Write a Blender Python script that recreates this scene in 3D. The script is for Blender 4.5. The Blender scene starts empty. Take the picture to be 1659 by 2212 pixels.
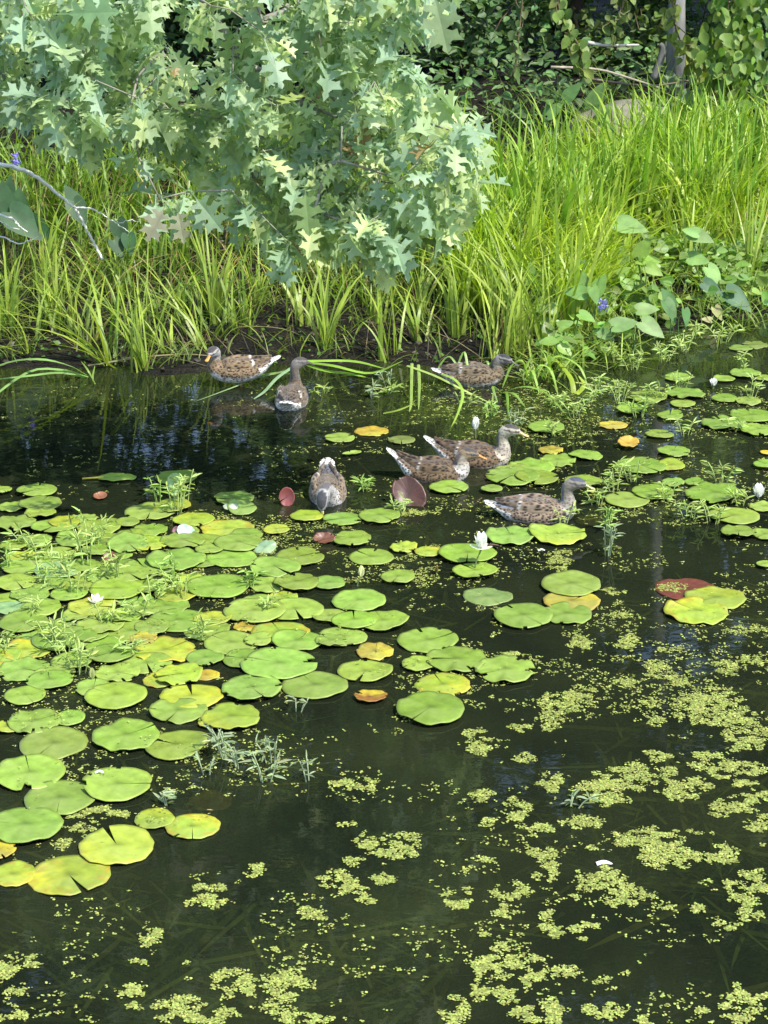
import bpy, math, random
import numpy as np
from mathutils import Vector, Matrix

random.seed(7)
RG = np.random.default_rng(11)
R = math.radians
scene = bpy.context.scene
COL = scene.collection

# ------------------------------------------------------------------ camera
H, PITCH, F, CX, CY = 3.6, R(19.5), 4250.0, 829.5, 1106.0
cam_d = bpy.data.cameras.new('camera')
cam = bpy.data.objects.new('camera', cam_d); COL.objects.link(cam)
cam.location = (0, 0, H); cam.rotation_euler = (R(90) - PITCH, 0, 0)
cam_d.sensor_fit = 'VERTICAL'; cam_d.sensor_height = 24; cam_d.lens = 24 * F / 2212
cam_d.clip_start = 0.1; cam_d.clip_end = 1000
scene.camera = cam

# ------------------------------------------------------------------ world, sun, exposure
SUN_EL, SUN_AZ = R(54), math.atan2(0.68, -0.62)         # azimuth measured from +Y towards +X
w = bpy.data.worlds.new('World'); scene.world = w; w.use_nodes = True
nt = w.node_tree; bg = nt.nodes['Background']
sky = nt.nodes.new('ShaderNodeTexSky'); sky.sky_type = 'NISHITA'; sky.sun_disc = False
sky.sun_elevation = SUN_EL; sky.sun_rotation = SUN_AZ
nt.links.new(sky.outputs[0], bg.inputs[0]); bg.inputs[1].default_value = 0.15
sd = bpy.data.lights.new('sun', 'SUN'); sd.energy = 2.9; sd.angle = R(0.5); sd.color = (1, 0.95, 0.86)
sun = bpy.data.objects.new('sun', sd); COL.objects.link(sun)
dirv = Vector((math.sin(SUN_AZ) * math.cos(SUN_EL), math.cos(SUN_AZ) * math.cos(SUN_EL), math.sin(SUN_EL)))
sun.rotation_euler = dirv.to_track_quat('Z', 'Y').to_euler(); sun.location = dirv * 60
scene.view_settings.view_transform = 'Standard'; scene.view_settings.look = 'None'
scene.view_settings.exposure = 1.5; scene.view_settings.gamma = 1.0
try:
    scene.cycles.max_bounces = 6; scene.cycles.transparent_max_bounces = 8
    scene.cycles.caustics_reflective = False; scene.cycles.caustics_refractive = False
    scene.cycles.sample_clamp_indirect = 3
except Exception:
    pass

# ------------------------------------------------------------------ mapping from the photo's view onto the place
def ray(px, py):
    u, v = (px - CX) / F, (py - CY) / F
    c, s = math.cos(PITCH), math.sin(PITCH)
    return np.array([u, c - v * s, -s - v * c])
def on_z(px, py, z=0.0):
    d = ray(px, py); t = (z - H) / d[2]
    return np.array([d[0] * t, d[1] * t, z])
def at_y(px, py, y):
    d = ray(px, py); t = y / d[1]
    return np.array([d[0] * t, y, H + d[2] * t])

# ------------------------------------------------------------------ noise (value noise in numpy)
_perm = RG.random((64, 64))
def vnoise(x, y):
    x = np.asarray(x, float); y = np.asarray(y, float)
    xi = np.floor(x).astype(int); yi = np.floor(y).astype(int)
    fx = x - xi; fy = y - yi
    fx = fx * fx * (3 - 2 * fx); fy = fy * fy * (3 - 2 * fy)
    g = lambda a, b: _perm[a % 64, b % 64]
    return (g(xi, yi) * (1 - fx) + g(xi + 1, yi) * fx) * (1 - fy) + (g(xi, yi + 1) * (1 - fx) + g(xi + 1, yi + 1) * fx) * fy

# ------------------------------------------------------------------ shoreline and terrain
_sh = [(-500, 800), (-200, 800), (0, 792), (200, 800), (330, 806), (450, 800), (600, 792), (760, 786), (900, 792), (1000, 806), (1100, 814),
       (1200, 800), (1300, 770), (1400, 730), (1500, 705), (1600, 685), (1800, 655), (2200, 630)]
_sp = np.array([on_z(a, b)[:2] for a, b in _sh])
def shore(x):
    return np.interp(x, _sp[:, 0], _sp[:, 1]) + (vnoise(np.asarray(x) * 3.1 + 5, 0.5) - .5) * .25
def terrain(x, y):
    x = np.asarray(x, float); y = np.asarray(y, float)
    t = y - shore(x)
    up = np.where(t < 8, .085 * t, .68 + .06 * (t - 8)); up = np.where(t > 30, 2.0 + .035 * (t - 30), up)
    z = np.where(t > 0, up, np.maximum(.30 * t, -.55 - .2 * vnoise(x * .5, y * .5)))
    bump = (vnoise(x * 2.2, y * 2.2) - .5) * .07 + (vnoise(x * 7, y * 7) - .5) * .035
    return z + bump * np.clip(.35 + t * 1.5, .25, 1)
def on_ground(px, py, it=12):
    z = 0.0
    for _ in range(it):
        p = on_z(px, py, z); z = max(0.0, float(terrain(p[0], p[1])))
    return on_z(px, py, z)

# ------------------------------------------------------------------ mesh helpers
class MB:
    def __init__(s): s.v = []; s.f = []; s.c = []; s.n = 0
    def add(s, v, f, c):
        v = np.asarray(v, float).reshape(-1, 3)
        c = np.asarray(c, float)
        if c.ndim == 1: c = np.tile(c, (len(v), 1))
        if c.shape[1] == 3: c = np.hstack([c, np.ones((len(c), 1))])
        s.v.append(v); s.c.append(c)
        n = s.n
        if isinstance(f, np.ndarray): s.f.append(f + n)
        else:
            by = {}
            for q in f: by.setdefault(len(q), []).append(q)
            for k, a in by.items(): s.f.append(np.array(a, int) + n)
        s.n += len(v)
    def build(s, name, mat, parent=None, smooth=True):
        me = bpy.data.meshes.new(name)
        v = np.vstack(s.v); c = np.vstack(s.c)
        me.vertices.add(len(v)); me.vertices.foreach_set('co', v.ravel())
        loops = np.concatenate([a.ravel() for a in s.f]).astype(np.int32)
        tot = np.concatenate([np.full(len(a), a.shape[1]) for a in s.f]).astype(np.int32)
        st = np.concatenate([[0], np.cumsum(tot)[:-1]]).astype(np.int32)
        me.loops.add(len(loops)); me.loops.foreach_set('vertex_index', loops)
        me.polygons.add(len(tot)); me.polygons.foreach_set('loop_start', st); me.polygons.foreach_set('loop_total', tot)
        me.update(calc_edges=True)
        at = me.color_attributes.new('Col', 'FLOAT_COLOR', 'POINT')
        at.data.foreach_set('color', c.astype(np.float32).ravel())
        me.polygons.foreach_set('use_smooth', np.full(len(tot), bool(smooth)))
        me.materials.append(mat); me.validate()
        o = bpy.data.objects.new(name, me); COL.objects.link(o)
        if parent is not None:
            o.parent = parent
        return o

def empty(name, loc=(0, 0, 0), rz=0.0):
    o = bpy.data.objects.new(name, None); COL.objects.link(o)
    o.location = [float(q) for q in loc]; o.rotation_euler = (0, 0, rz); o.empty_display_size = .1
    return o
def tag(o, label=None, cat=None, group=None, kind=None):
    if label: o['label'] = label
    if cat: o['category'] = cat
    if group: o['group'] = group
    if kind: o['kind'] = kind
    return o

def tube(mb, pts, rad, col, seg=6):
    pts = np.asarray(pts, float); n = len(pts)
    rad = np.broadcast_to(np.asarray(rad, float), (n,))
    V = []
    for i in range(n):
        t = pts[min(i + 1, n - 1)] - pts[max(i - 1, 0)]; t = t / (np.linalg.norm(t) + 1e-9)
        a = np.cross(t, [0.13, 0.21, 0.97]) if abs(t[2]) < .9 else np.cross(t, [1, .1, 0]); a /= np.linalg.norm(a) + 1e-9
        b = np.cross(t, a)
        for k in range(seg):
            q = 2 * math.pi * k / seg
            V.append(pts[i] + rad[i] * (math.cos(q) * a + math.sin(q) * b))
    Fc = [(i * seg + k, i * seg + (k + 1) % seg, (i + 1) * seg + (k + 1) % seg, (i + 1) * seg + k) for i in range(n - 1) for k in range(seg)]
    Fc.append(tuple(range(seg - 1, -1, -1))); Fc.append(tuple((n - 1) * seg + k for k in range(seg)))
    mb.add(V, Fc, col)

def spline(P, n):
    P = np.asarray(P, float); m = len(P)
    Q = np.vstack([2 * P[0] - P[1], P, 2 * P[-1] - P[-2]])
    out = []
    for s in np.linspace(0, m - 1 - 1e-6, n):
        i = int(s); t = s - i
        a, b, c, d = Q[i], Q[i + 1], Q[i + 2], Q[i + 3]
        out.append(.5 * (2 * b + (c - a) * t + (2 * a - 5 * b + 4 * c - d) * t * t + (3 * b - a - 3 * c + d) * t ** 3))
    return np.array(out)

def rot_frames(axis, normal_hint, spin):
    """rows: x (side), y (along leaf), z (normal) for n leaves; axis (n,3) = direction of leaf, spin about it"""
    y = axis / (np.linalg.norm(axis, axis=1, keepdims=True) + 1e-9)
    x = np.cross(y, normal_hint); x /= np.linalg.norm(x, axis=1, keepdims=True) + 1e-9
    z = np.cross(x, y)
    c, s = np.cos(spin)[:, None], np.sin(spin)[:, None]
    return np.stack([x * c + z * s, y, -x * s + z * c], axis=1)
def inst(mb, tv, tf, fr, T, S, C, cvar=None):
    """instances of a template: fr (n,3,3) rows of axes, T (n,3), S (n,), C (n,3)"""
    tv = np.asarray(tv, float); n, m = len(T), len(tv)
    S = np.asarray(S, float); S = S[:, None] if S.ndim == 1 else S
    V = np.einsum('mk,nkj->nmj', tv, fr) * S[:, None, :1] + T[:, None, :]
    Cc = np.repeat(C[:, None, :], m, axis=1)
    if cvar is not None: Cc = Cc * np.asarray(cvar)[None, :, None]
    by = {}
    for q in tf: by.setdefault(len(q), []).append(q)
    off = (np.arange(n) * m)[:, None, None]
    base = mb.n
    mb.v.append(V.reshape(-1, 3)); mb.c.append(np.hstack([Cc.reshape(-1, 3), np.ones((n * m, 1))])); mb.n += n * m
    for k, a in by.items(): mb.f.append((np.array(a, int)[None] + off).reshape(-1, k) + base)

LEAF4 = ([(0, 0, 0), (.33, .45, .07), (0, 1, -.05), (-.33, .45, .07)], [(0, 1, 2), (0, 2, 3)])
OV = []
for (a, b) in [(0, 0), (.22, .12), (.36, .32), (.33, .58), (.16, .84), (0, 1)]: OV.append((a, b, abs(a) * .25 - .12 * b * b))
OVL = [(-a, b, c) for a, b, c in OV[1:5]]
LEAF10 = (OV + OVL, [(0, 1, 2, 3, 4, 5), (0, 5, 9, 8, 7, 6)])
def jit(n, base, amp=.25, hue=.12):
    base = np.asarray(base, float)
    return base[None] * (1 + (RG.random((n, 1)) - .5) * 2 * amp) * (1 + (RG.random((n, 3)) - .5) * 2 * hue)
def unit(n):
    v = RG.normal(size=(n, 3)); return v / np.linalg.norm(v, axis=1, keepdims=True)

# ------------------------------------------------------------------ materials
def new_mat(name):
    m = bpy.data.materials.new(name); m.use_nodes = True
    t = m.node_tree; t.nodes.clear()
    out = t.nodes.new('ShaderNodeOutputMaterial')
    return m, t, out
def N(t, typ, **kw):
    n = t.nodes.new(typ)
    for k, v in kw.items():
        if k in n.inputs.keys(): n.inputs[k].default_value = v
        else: setattr(n, k, v)
    return n
def leaf_mat(name, rough=.45, trans=.35, spec=.4, nscale=25, bump=.0, tcol=(1.25, 1.35, .5), nlo=.75, nhi=1.2):
    m, t, out = new_mat(name); L = t.links.new
    at = N(t, 'ShaderNodeAttribute', attribute_name='Col')
    tc = N(t, 'ShaderNodeTexCoord')
    no = N(t, 'ShaderNodeTexNoise', Scale=nscale, Detail=3.0); L(tc.outputs['Object'], no.inputs['Vector'])
    mr = N(t, 'ShaderNodeMapRange'); mr.inputs['To Min'].default_value = nlo; mr.inputs['To Max'].default_value = nhi
    mr.inputs['From Min'].default_value = .3; mr.inputs['From Max'].default_value = .7
    L(no.outputs['Fac'], mr.inputs['Value'])
    vm = N(t, 'ShaderNodeVectorMath', operation='SCALE'); L(at.outputs['Color'], vm.inputs[0]); L(mr.outputs[0], vm.inputs['Scale'])
    p = N(t, 'ShaderNodeBsdfPrincipled', Roughness=rough); p.inputs['Specular IOR Level'].default_value = spec
    L(vm.outputs[0], p.inputs['Base Color'])
    if bump:
        b = N(t, 'ShaderNodeBump', Strength=bump, Distance=.01); L(no.outputs['Fac'], b.inputs['Height']); L(b.outputs[0], p.inputs['Normal'])
    tr = N(t, 'ShaderNodeBsdfTranslucent')
    v2 = N(t, 'ShaderNodeVectorMath', operation='MULTIPLY'); L(vm.outputs[0], v2.inputs[0]); v2.inputs[1].default_value = tcol
    L(v2.outputs[0], tr.inputs['Color'])
    mx = N(t, 'ShaderNodeMixShader'); mx.inputs[0].default_value = trans
    L(p.outputs[0], mx.inputs[1]); L(tr.outputs[0], mx.inputs[2]); L(mx.outputs[0], out.inputs['Surface'])
    return m
def solid_mat(name, rough=.7, spec=.3, nscale=20, nlo=.7, nhi=1.25, bump=.3, bdist=.01, stretch=(1, 1, 1)):
    m, t, out = new_mat(name); L = t.links.new
    at = N(t, 'ShaderNodeAttribute', attribute_name='Col')
    tc = N(t, 'ShaderNodeTexCoord'); mp = N(t, 'ShaderNodeMapping'); mp.inputs['Scale'].default_value = stretch
    L(tc.outputs['Object'], mp.inputs[0])
    no = N(t, 'ShaderNodeTexNoise', Scale=nscale, Detail=6.0); L(mp.outputs[0], no.inputs['Vector'])
    mr = N(t, 'ShaderNodeMapRange'); mr.inputs['To Min'].default_value = nlo; mr.inputs['To Max'].default_value = nhi
    mr.inputs['From Min'].default_value = .3; mr.inputs['From Max'].default_value = .7
    L(no.outputs['Fac'], mr.inputs['Value'])
    vm = N(t, 'ShaderNodeVectorMath', operation='SCALE'); L(at.outputs['Color'], vm.inputs[0]); L(mr.outputs[0], vm.inputs['Scale'])
    p = N(t, 'ShaderNodeBsdfPrincipled', Roughness=rough); p.inputs['Specular IOR Level'].default_value = spec
    L(vm.outputs[0], p.inputs['Base Color'])
    b = N(t, 'ShaderNodeBump', Strength=bump, Distance=bdist); L(no.outputs['Fac'], b.inputs['Height']); L(b.outputs[0], p.inputs['Normal'])
    L(p.outputs[0], out.inputs['Surface'])
    return m
M_OAK = leaf_mat('oak_leaf', rough=.5, trans=.5, spec=.6, nscale=18, bump=.25, tcol=(1.1, 1.15, .75), nlo=.85, nhi=1.12)
M_GRASS = leaf_mat('reed_blade', rough=.42, trans=.42, spec=.4, nscale=6)
M_LEAF = leaf_mat('broad_leaf', rough=.52, trans=.34, spec=.35, nscale=12)
M_FOREST = leaf_mat('forest_leaf', rough=.5, trans=.3, spec=.3, nscale=3)
M_WEED = leaf_mat('duckweed', rough=.5, trans=.2, spec=.4, nscale=60)
M_PETAL = leaf_mat('petal', rough=.5, trans=.35, spec=.3, nscale=30, tcol=(1, 1, .95), nlo=.95, nhi=1.03)
M_BARK = solid_mat('bark', rough=.85, nscale=14, bump=.6, bdist=.02, stretch=(1, 1, .3))
M_ROCK = solid_mat('rock', rough=.85, nscale=7, bump=.6, bdist=.03)
M_STEM = solid_mat('stem', rough=.5, nscale=30, bump=.1)
M_BILL = solid_mat('bill', rough=.35, spec=.5, nscale=80, nlo=.85, nhi=1.1, bump=.05)
M_EYE = solid_mat('eye', rough=.08, spec=.8, nscale=10, nlo=1, nhi=1, bump=0)

def pad_mat():
    m, t, out = new_mat('lily_pad_skin'); L = t.links.new
    at = N(t, 'ShaderNodeAttribute', attribute_name='Col')
    tc = N(t, 'ShaderNodeTexCoord')
    no = N(t, 'ShaderNodeTexNoise', Scale=22.0, Detail=5.0); L(tc.outputs['Object'], no.inputs['Vector'])
    mr = N(t, 'ShaderNodeMapRange'); mr.inputs['To Min'].default_value = .78; mr.inputs['To Max'].default_value = 1.18
    mr.inputs['From Min'].default_value = .3; mr.inputs['From Max'].default_value = .7; L(no.outputs['Fac'], mr.inputs['Value'])
    vm = N(t, 'ShaderNodeVectorMath', operation='SCALE'); L(at.outputs['Color'], vm.inputs[0]); L(mr.outputs[0], vm.inputs['Scale'])
    # radial veins from the object's own centre
    gr = N(t, 'ShaderNodeTexGradient', gradient_type='RADIAL'); L(tc.outputs['Object'], gr.inputs[0])
    mu = N(t, 'ShaderNodeMath', operation='MULTIPLY'); mu.inputs[1].default_value = 2 * math.pi * 17; L(gr.outputs['Fac'], mu.inputs[0])
    si = N(t, 'ShaderNodeMath', operation='SINE'); L(mu.outputs[0], si.inputs[0])
    pw = N(t, 'ShaderNodeMapRange'); pw.inputs['From Min'].default_value = .75; pw.inputs['From Max'].default_value = 1.0; L(si.outputs[0], pw.inputs['Value'])
    mv = N(t, 'ShaderNodeMix', data_type='RGBA'); mv.inputs['B'].default_value = (.20, .27, .05, 1)
    ms = N(t, 'ShaderNodeMath', operation='MULTIPLY'); ms.inputs[1].default_value = .06; L(pw.outputs[0], ms.inputs[0])
    L(ms.outputs[0], mv.inputs['Factor']); L(vm.outputs[0], mv.inputs['A'])
    # small brown blemishes
    n2 = N(t, 'ShaderNodeTexNoise', Scale=48.0, Detail=2.0); L(tc.outputs['Object'], n2.inputs['Vector'])
    r2 = N(t, 'ShaderNodeMapRange'); r2.inputs['From Min'].default_value = .70; r2.inputs['From Max'].default_value = .76; L(n2.outputs['Fac'], r2.inputs['Value'])
    m2 = N(t, 'ShaderNodeMix', data_type='RGBA'); m2.inputs['B'].default_value = (.06, .05, .02, 1)
    s2 = N(t, 'ShaderNodeMath', operation='MULTIPLY'); s2.inputs[1].default_value = .7; L(r2.outputs[0], s2.inputs[0])
    L(s2.outputs[0], m2.inputs['Factor']); L(mv.outputs['Result'], m2.inputs['A'])
    n4 = N(t, 'ShaderNodeTexNoise', Scale=7.0, Detail=2.0); L(tc.outputs['Object'], n4.inputs['Vector'])
    r4 = N(t, 'ShaderNodeMapRange'); r4.inputs['From Min'].default_value = .45; r4.inputs['From Max'].default_value = .75; r4.inputs['To Max'].default_value = .35; L(n4.outputs['Fac'], r4.inputs['Value'])
    m4 = N(t, 'ShaderNodeMix', data_type='RGBA'); m4.inputs['B'].default_value = (.30, .36, .12, 1); q4 = N(t, 'ShaderNodeMath', operation='MULTIPLY'); L(r4.outputs[0], q4.inputs[0]); L(at.outputs['Alpha'], q4.inputs[1]); L(q4.outputs[0], m4.inputs['Factor']); L(m2.outputs['Result'], m4.inputs['A']); m2 = m4
    p = N(t, 'ShaderNodeBsdfPrincipled', Roughness=.42); p.inputs['Specular IOR Level'].default_value = .45
    L(m2.outputs['Result'], p.inputs['Base Color'])
    b = N(t, 'ShaderNodeBump', Strength=.35, Distance=.006); L(no.outputs['Fac'], b.inputs['Height']); L(b.outputs[0], p.inputs['Normal'])
    tr = N(t, 'ShaderNodeBsdfTranslucent'); L(m2.outputs['Result'], tr.inputs['Color'])
    mx = N(t, 'ShaderNodeMixShader'); mx.inputs[0].default_value = .12
    L(p.outputs[0], mx.inputs[1]); L(tr.outputs[0], mx.inputs[2]); L(mx.outputs[0], out.inputs['Surface'])
    return m
M_PAD = pad_mat()

def feather_mat(name, sc, amt):
    m, t, out = new_mat(name); L = t.links.new
    at = N(t, 'ShaderNodeAttribute', attribute_name='Col')
    tc = N(t, 'ShaderNodeTexCoord'); mp = N(t, 'ShaderNodeMapping'); mp.inputs['Scale'].default_value = sc
    L(tc.outputs['Object'], mp.inputs[0])
    vo = N(t, 'ShaderNodeTexVoronoi', feature='F1', Scale=1.0); L(mp.outputs[0], vo.inputs['Vector'])
    mr = N(t, 'ShaderNodeMapRange'); mr.inputs['From Min'].default_value = .22; mr.inputs['From Max'].default_value = .60
    mr.inputs['To Min'].default_value = -amt; mr.inputs['To Max'].default_value = amt * .9; L(vo.outputs['Distance'], mr.inputs['Value'])
    ma = N(t, 'ShaderNodeMath', operation='MULTIPLY_ADD'); ma.inputs[2].default_value = 1.0; L(mr.outputs[0], ma.inputs[0]); L(at.outputs['Alpha'], ma.inputs[1]); mr = ma
    vm = N(t, 'ShaderNodeVectorMath', operation='SCALE'); L(at.outputs['Color'], vm.inputs[0]); L(mr.outputs[0], vm.inputs['Scale'])
    p = N(t, 'ShaderNodeBsdfPrincipled', Roughness=.7); p.inputs['Specular IOR Level'].default_value = .25
    p.inputs['Sheen Weight'].default_value = .15
    L(vm.outputs[0], p.inputs['Base Color'])
    b = N(t, 'ShaderNodeBump', Strength=.4, Distance=.004); L(vo.outputs['Distance'], b.inputs['Height']); L(b.outputs[0], p.inputs['Normal'])
    L(p.outputs[0], out.inputs['Surface'])
    return m
M_BODY = feather_mat('body_plumage', (60, 80, 80), .95)
M_WING = feather_mat('wing_plumage', (30, 62, 62), .95)

def ground_mat():
    m, t, out = new_mat('mud'); L = t.links.new
    tc = N(t, 'ShaderNodeTexCoord')
    n1 = N(t, 'ShaderNodeTexNoise', Scale=5.0, Detail=8.0, Roughness=.7); L(tc.outputs['Object'], n1.inputs['Vector'])
    n2 = N(t, 'ShaderNodeTexNoise', Scale=55.0, Detail=4.0); L(tc.outputs['Object'], n2.inputs['Vector'])
    cr = N(t, 'ShaderNodeValToRGB'); e = cr.color_ramp.elements
    e[0].position = .35; e[0].color = (.004, .004, .0035, 1); e[1].position = .62; e[1].color = (.015, .013, .009, 1)
    e2 = e.new(.72); e2.color = (.04, .045, .014, 1)
    L(n1.outputs['Fac'], cr.inputs[0])
    mr = N(t, 'ShaderNodeMapRange'); mr.inputs['From Min'].default_value = .35; mr.inputs['From Max'].default_value = .7
    mr.inputs['To Min'].default_value = .45; mr.inputs['To Max'].default_value = 1.7; L(n2.outputs['Fac'], mr.inputs['Value'])
    vm = N(t, 'ShaderNodeVectorMath', operation='SCALE'); L(cr.outputs[0], vm.inputs[0]); L(mr.outputs[0], vm.inputs['Scale'])
    p = N(t, 'ShaderNodeBsdfPrincipled', Roughness=.85); p.inputs['Specular IOR Level'].default_value = .12
    L(vm.outputs[0], p.inputs['Base Color'])
    b = N(t, 'ShaderNodeBump', Strength=.9, Distance=.03); L(n2.outputs['Fac'], b.inputs['Height']); L(b.outputs[0], p.inputs['Normal'])
    L(p.outputs[0], out.inputs['Surface'])
    return m
def water_mat():
    m, t, out = new_mat('pond_water'); L = t.links.new
    tc = N(t, 'ShaderNodeTexCoord'); mp = N(t, 'ShaderNodeMapping'); mp.inputs['Scale'].default_value = (1, 1.6, 1)
    L(tc.outputs['Object'], mp.inputs[0])
    no = N(t, 'ShaderNodeTexNoise', Scale=3.0, Detail=3.0); L(mp.outputs[0], no.inputs['Vector'])
    n2 = N(t, 'ShaderNodeTexNoise', Scale=14.0, Detail=2.0); L(mp.outputs[0], n2.inputs['Vector'])
    ad = N(t, 'ShaderNodeMath', operation='MULTIPLY_ADD'); ad.inputs[1].default_value = .2; L(n2.outputs['Fac'], ad.inputs[0]); L(no.outputs['Fac'], ad.inputs[2])
    b = N(t, 'ShaderNodeBump', Strength=.05, Distance=.02); L(ad.outputs[0], b.inputs['Height'])
    fr = N(t, 'ShaderNodeFresnel', IOR=1.333); L(b.outputs[0], fr.inputs['Normal'])
    gl = N(t, 'ShaderNodeBsdfGlossy', Roughness=.015); L(b.outputs[0], gl.inputs['Normal'])
    tr = N(t, 'ShaderNodeBsdfTransparent'); tr.inputs[0].default_value = (.34, .38, .24, 1)
    df = N(t, 'ShaderNodeBsdfDiffuse')
    n3 = N(t, 'ShaderNodeTexNoise', Scale=1.3, Detail=5.0); L(tc.outputs['Object'], n3.inputs['Vector'])
    cr = N(t, 'ShaderNodeValToRGB'); e = cr.color_ramp.elements
    e[0].position = .35; e[0].color = (.013, .018, .010, 1); e[1].position = .7; e[1].color = (.030, .038, .016, 1)
    L(n3.outputs['Fac'], cr.inputs[0]); L(cr.outputs[0], df.inputs[0])
    mx = N(t, 'ShaderNodeMixShader'); mx.inputs[0].default_value = .5; L(df.outputs[0], mx.inputs[2]); L(tr.outputs[0], mx.inputs[1])
    m2 = N(t, 'ShaderNodeMixShader'); L(fr.outputs[0], m2.inputs[0]); L(mx.outputs[0], m2.inputs[1]); L(gl.outputs[0], m2.inputs[2])
    L(m2.outputs[0], out.inputs['Surface'])
    return m

# ------------------------------------------------------------------ label helper: says which one by the nearest landmark
LM = {
 'the open white water lily': (1035, 1200), 'the bowing duck': (708, 1088), 'the upright dark red pad': (885, 1085),
 'the small upright pink pad': (622, 1090), 'the pale yellow flower bud': (780, 1258), 'the sunken dark red pad': (1478, 1272),
 'the blue-white folded pad': (400, 1158), 'the half white rolled pad': (518, 1104), 'the small brown floating leaf': (217, 1078),
 'the duck nearest the lily': (1160, 1115), 'the floating white feather': (1305, 1868), 'the orange-brown sunken pad': (455, 1728),
 'the curled brown pad': (798, 1508), 'the arched shoot': (672, 1690), 'the yellow-stalked narrow pad': (240, 1034),
 'the right-edge white bud': (1638, 1068), 'the white bud behind the ducks': (1030, 935), 'the duck facing away': (630, 886),
 'the small far white bud': (1540, 830), 'the tan curled pad': (1357, 968), 'the reddish brown rotting pad': (705, 1185),
 'the ragged yellow pad': (890, 1195), 'the blue-grey dome-shaped pad': (572, 1190), 'the white petal scrap': (205, 1302),
 'the standing duck': (515, 800), 'the resting duck': (1035, 815), 'the violet flower spike': (1302, 700),
}
ORD = ['closest', 'second', 'third', 'fourth', 'fifth', 'sixth', 'seventh', 'eighth', 'ninth', 'tenth', 'eleventh', 'twelfth', 'thirteenth', 'fourteenth', 'fifteenth', 'sixteenth']
def rel(p, q):
    dx, dy = p[0] - q[0], (p[1] - q[1]) * 2.2
    if abs(dx) > abs(dy): return 'to the right of' if dx > 0 else 'to the left of'
    return 'in front of' if dy > 0 else 'beyond'
def place_labels(items):
    """items: list of (adj-noun, (px,py)); returns a label for each that only it carries"""
    out = []
    for i, (an, p) in enumerate(items):
        best = None
        for ln, q in LM.items():
            r = rel(p, q); d = math.hypot(p[0] - q[0], (p[1] - q[1]) * 2.2)
            k = sum(1 for j, (bn, b) in enumerate(items) if bn == an and j != i and rel(b, q) == r and (math.hypot(b[0] - q[0], (b[1] - q[1]) * 2.2), j) < (d, i))
            sc = d * (1 + .8 * k)
            if k < len(ORD) and (best is None or sc < best[0]): best = (sc, k, r, ln)
        out.append('%s, %s %s %s' % (an, ORD[best[1]], best[2], best[3]))
    return out

# ================================================================== ground and water
gx = np.concatenate([np.linspace(-200, -9, 12)[:-1], np.linspace(-9, 9, 200), np.linspace(9, 200, 12)[1:]])
gy = np.concatenate([np.linspace(-60, 4, 12)[:-1], np.linspace(4, 12, 50)[:-1], np.linspace(12, 19, 110)[:-1], np.linspace(19, 30, 50), np.linspace(30, 400, 20)[1:]])
X, Y = np.meshgrid(gx, gy); Z = terrain(X, Y)
mb = MB(); nx, ny = len(gx), len(gy)
ii, jj = np.meshgrid(np.arange(nx - 1), np.arange(ny - 1)); a = (jj * nx + ii).ravel()
mb.add(np.stack([X.ravel(), Y.ravel(), Z.ravel()], 1), np.stack([a, a + 1, a + nx + 1, a + nx], 1), (.04, .03, .02))
tag(mb.build('ground', ground_mat()), 'dark muddy bank and pond bed', kind='structure')
mb = MB(); mb.add([(-200, -60, 0), (200, -60, 0), (200, 20, 0), (-200, 20, 0)], [(0, 1, 2, 3)], (.02, .02, .02))
tag(mb.build('water', water_mat()), 'dark still pond water', kind='structure')

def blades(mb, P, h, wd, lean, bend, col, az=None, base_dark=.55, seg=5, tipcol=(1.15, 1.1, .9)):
    n = len(P); az = RG.random(n) * 6.283 if az is None else az
    h = h * (.6 + .6 * RG.random(n)); lean = lean * RG.random(n); bend = bend * RG.random(n)
    wd = wd * (.6 + .7 * RG.random(n))
    t = np.linspace(0, 1, seg + 1)
    d = np.stack([np.cos(az), np.sin(az), 0 * az], 1)
    hor = (lean[:, None] * t[None] + bend[:, None] * t[None] ** 2.6) * h[:, None]
    ver = h[:, None] * (t[None] - .55 * bend[:, None] * t[None] ** 3 - .35 * lean[:, None] ** 2 * t[None])
    ctr = P[:, None, :] + d[:, None, :] * hor[:, :, None] + np.array([0, 0, 1.0]) * ver[:, :, None]
    sa = az + np.pi / 2 + (RG.random(n) - .5) * 1.8
    side = np.stack([np.cos(sa), np.sin(sa), 0 * sa], 1)
    ww = (1 - t ** 2.2) * .9 + .1; ww[-1] = .04
    off = side[:, None, :] * (wd[:, None] * ww[None] * .5)[:, :, None]
    V = np.stack([ctr - off, ctr + off], axis=2).reshape(n, -1, 3)
    m = 2 * (seg + 1)
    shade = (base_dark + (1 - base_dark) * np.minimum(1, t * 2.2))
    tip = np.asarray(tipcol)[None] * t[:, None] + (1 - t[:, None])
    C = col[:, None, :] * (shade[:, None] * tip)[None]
    C = np.repeat(C, 2, axis=1)
    q = np.array([[2 * k, 2 * k + 1, 2 * k + 3, 2 * k + 2] for k in range(seg)])
    Fc = (q[None] + (np.arange(n) * m)[:, None, None]).reshape(-1, 4)
    mb.add(V.reshape(-1, 3), Fc, C.reshape(-1, 3))
def ground_pts(n, x0, x1, t0, t1, dens=None):
    x = RG.uniform(x0, x1, n * 3); t = RG.uniform(t0, t1, n * 3); y = shore(x) + t
    keep = np.ones(len(x), bool) if dens is None else RG.random(len(x)) < dens(x, y, t)
    x, y = x[keep][:n], y[keep][:n]
    return np.stack([x, y, terrain(x, y) - .01], 1)
def ycol(n, a=(.19, .32, .025), b=(.33, .42, .04)):
    k = RG.random((n, 1)); return (np.array(a) * (1 - k) + np.array(b) * k) * (1 + (RG.random((n, 1)) - .5) * .4)

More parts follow.
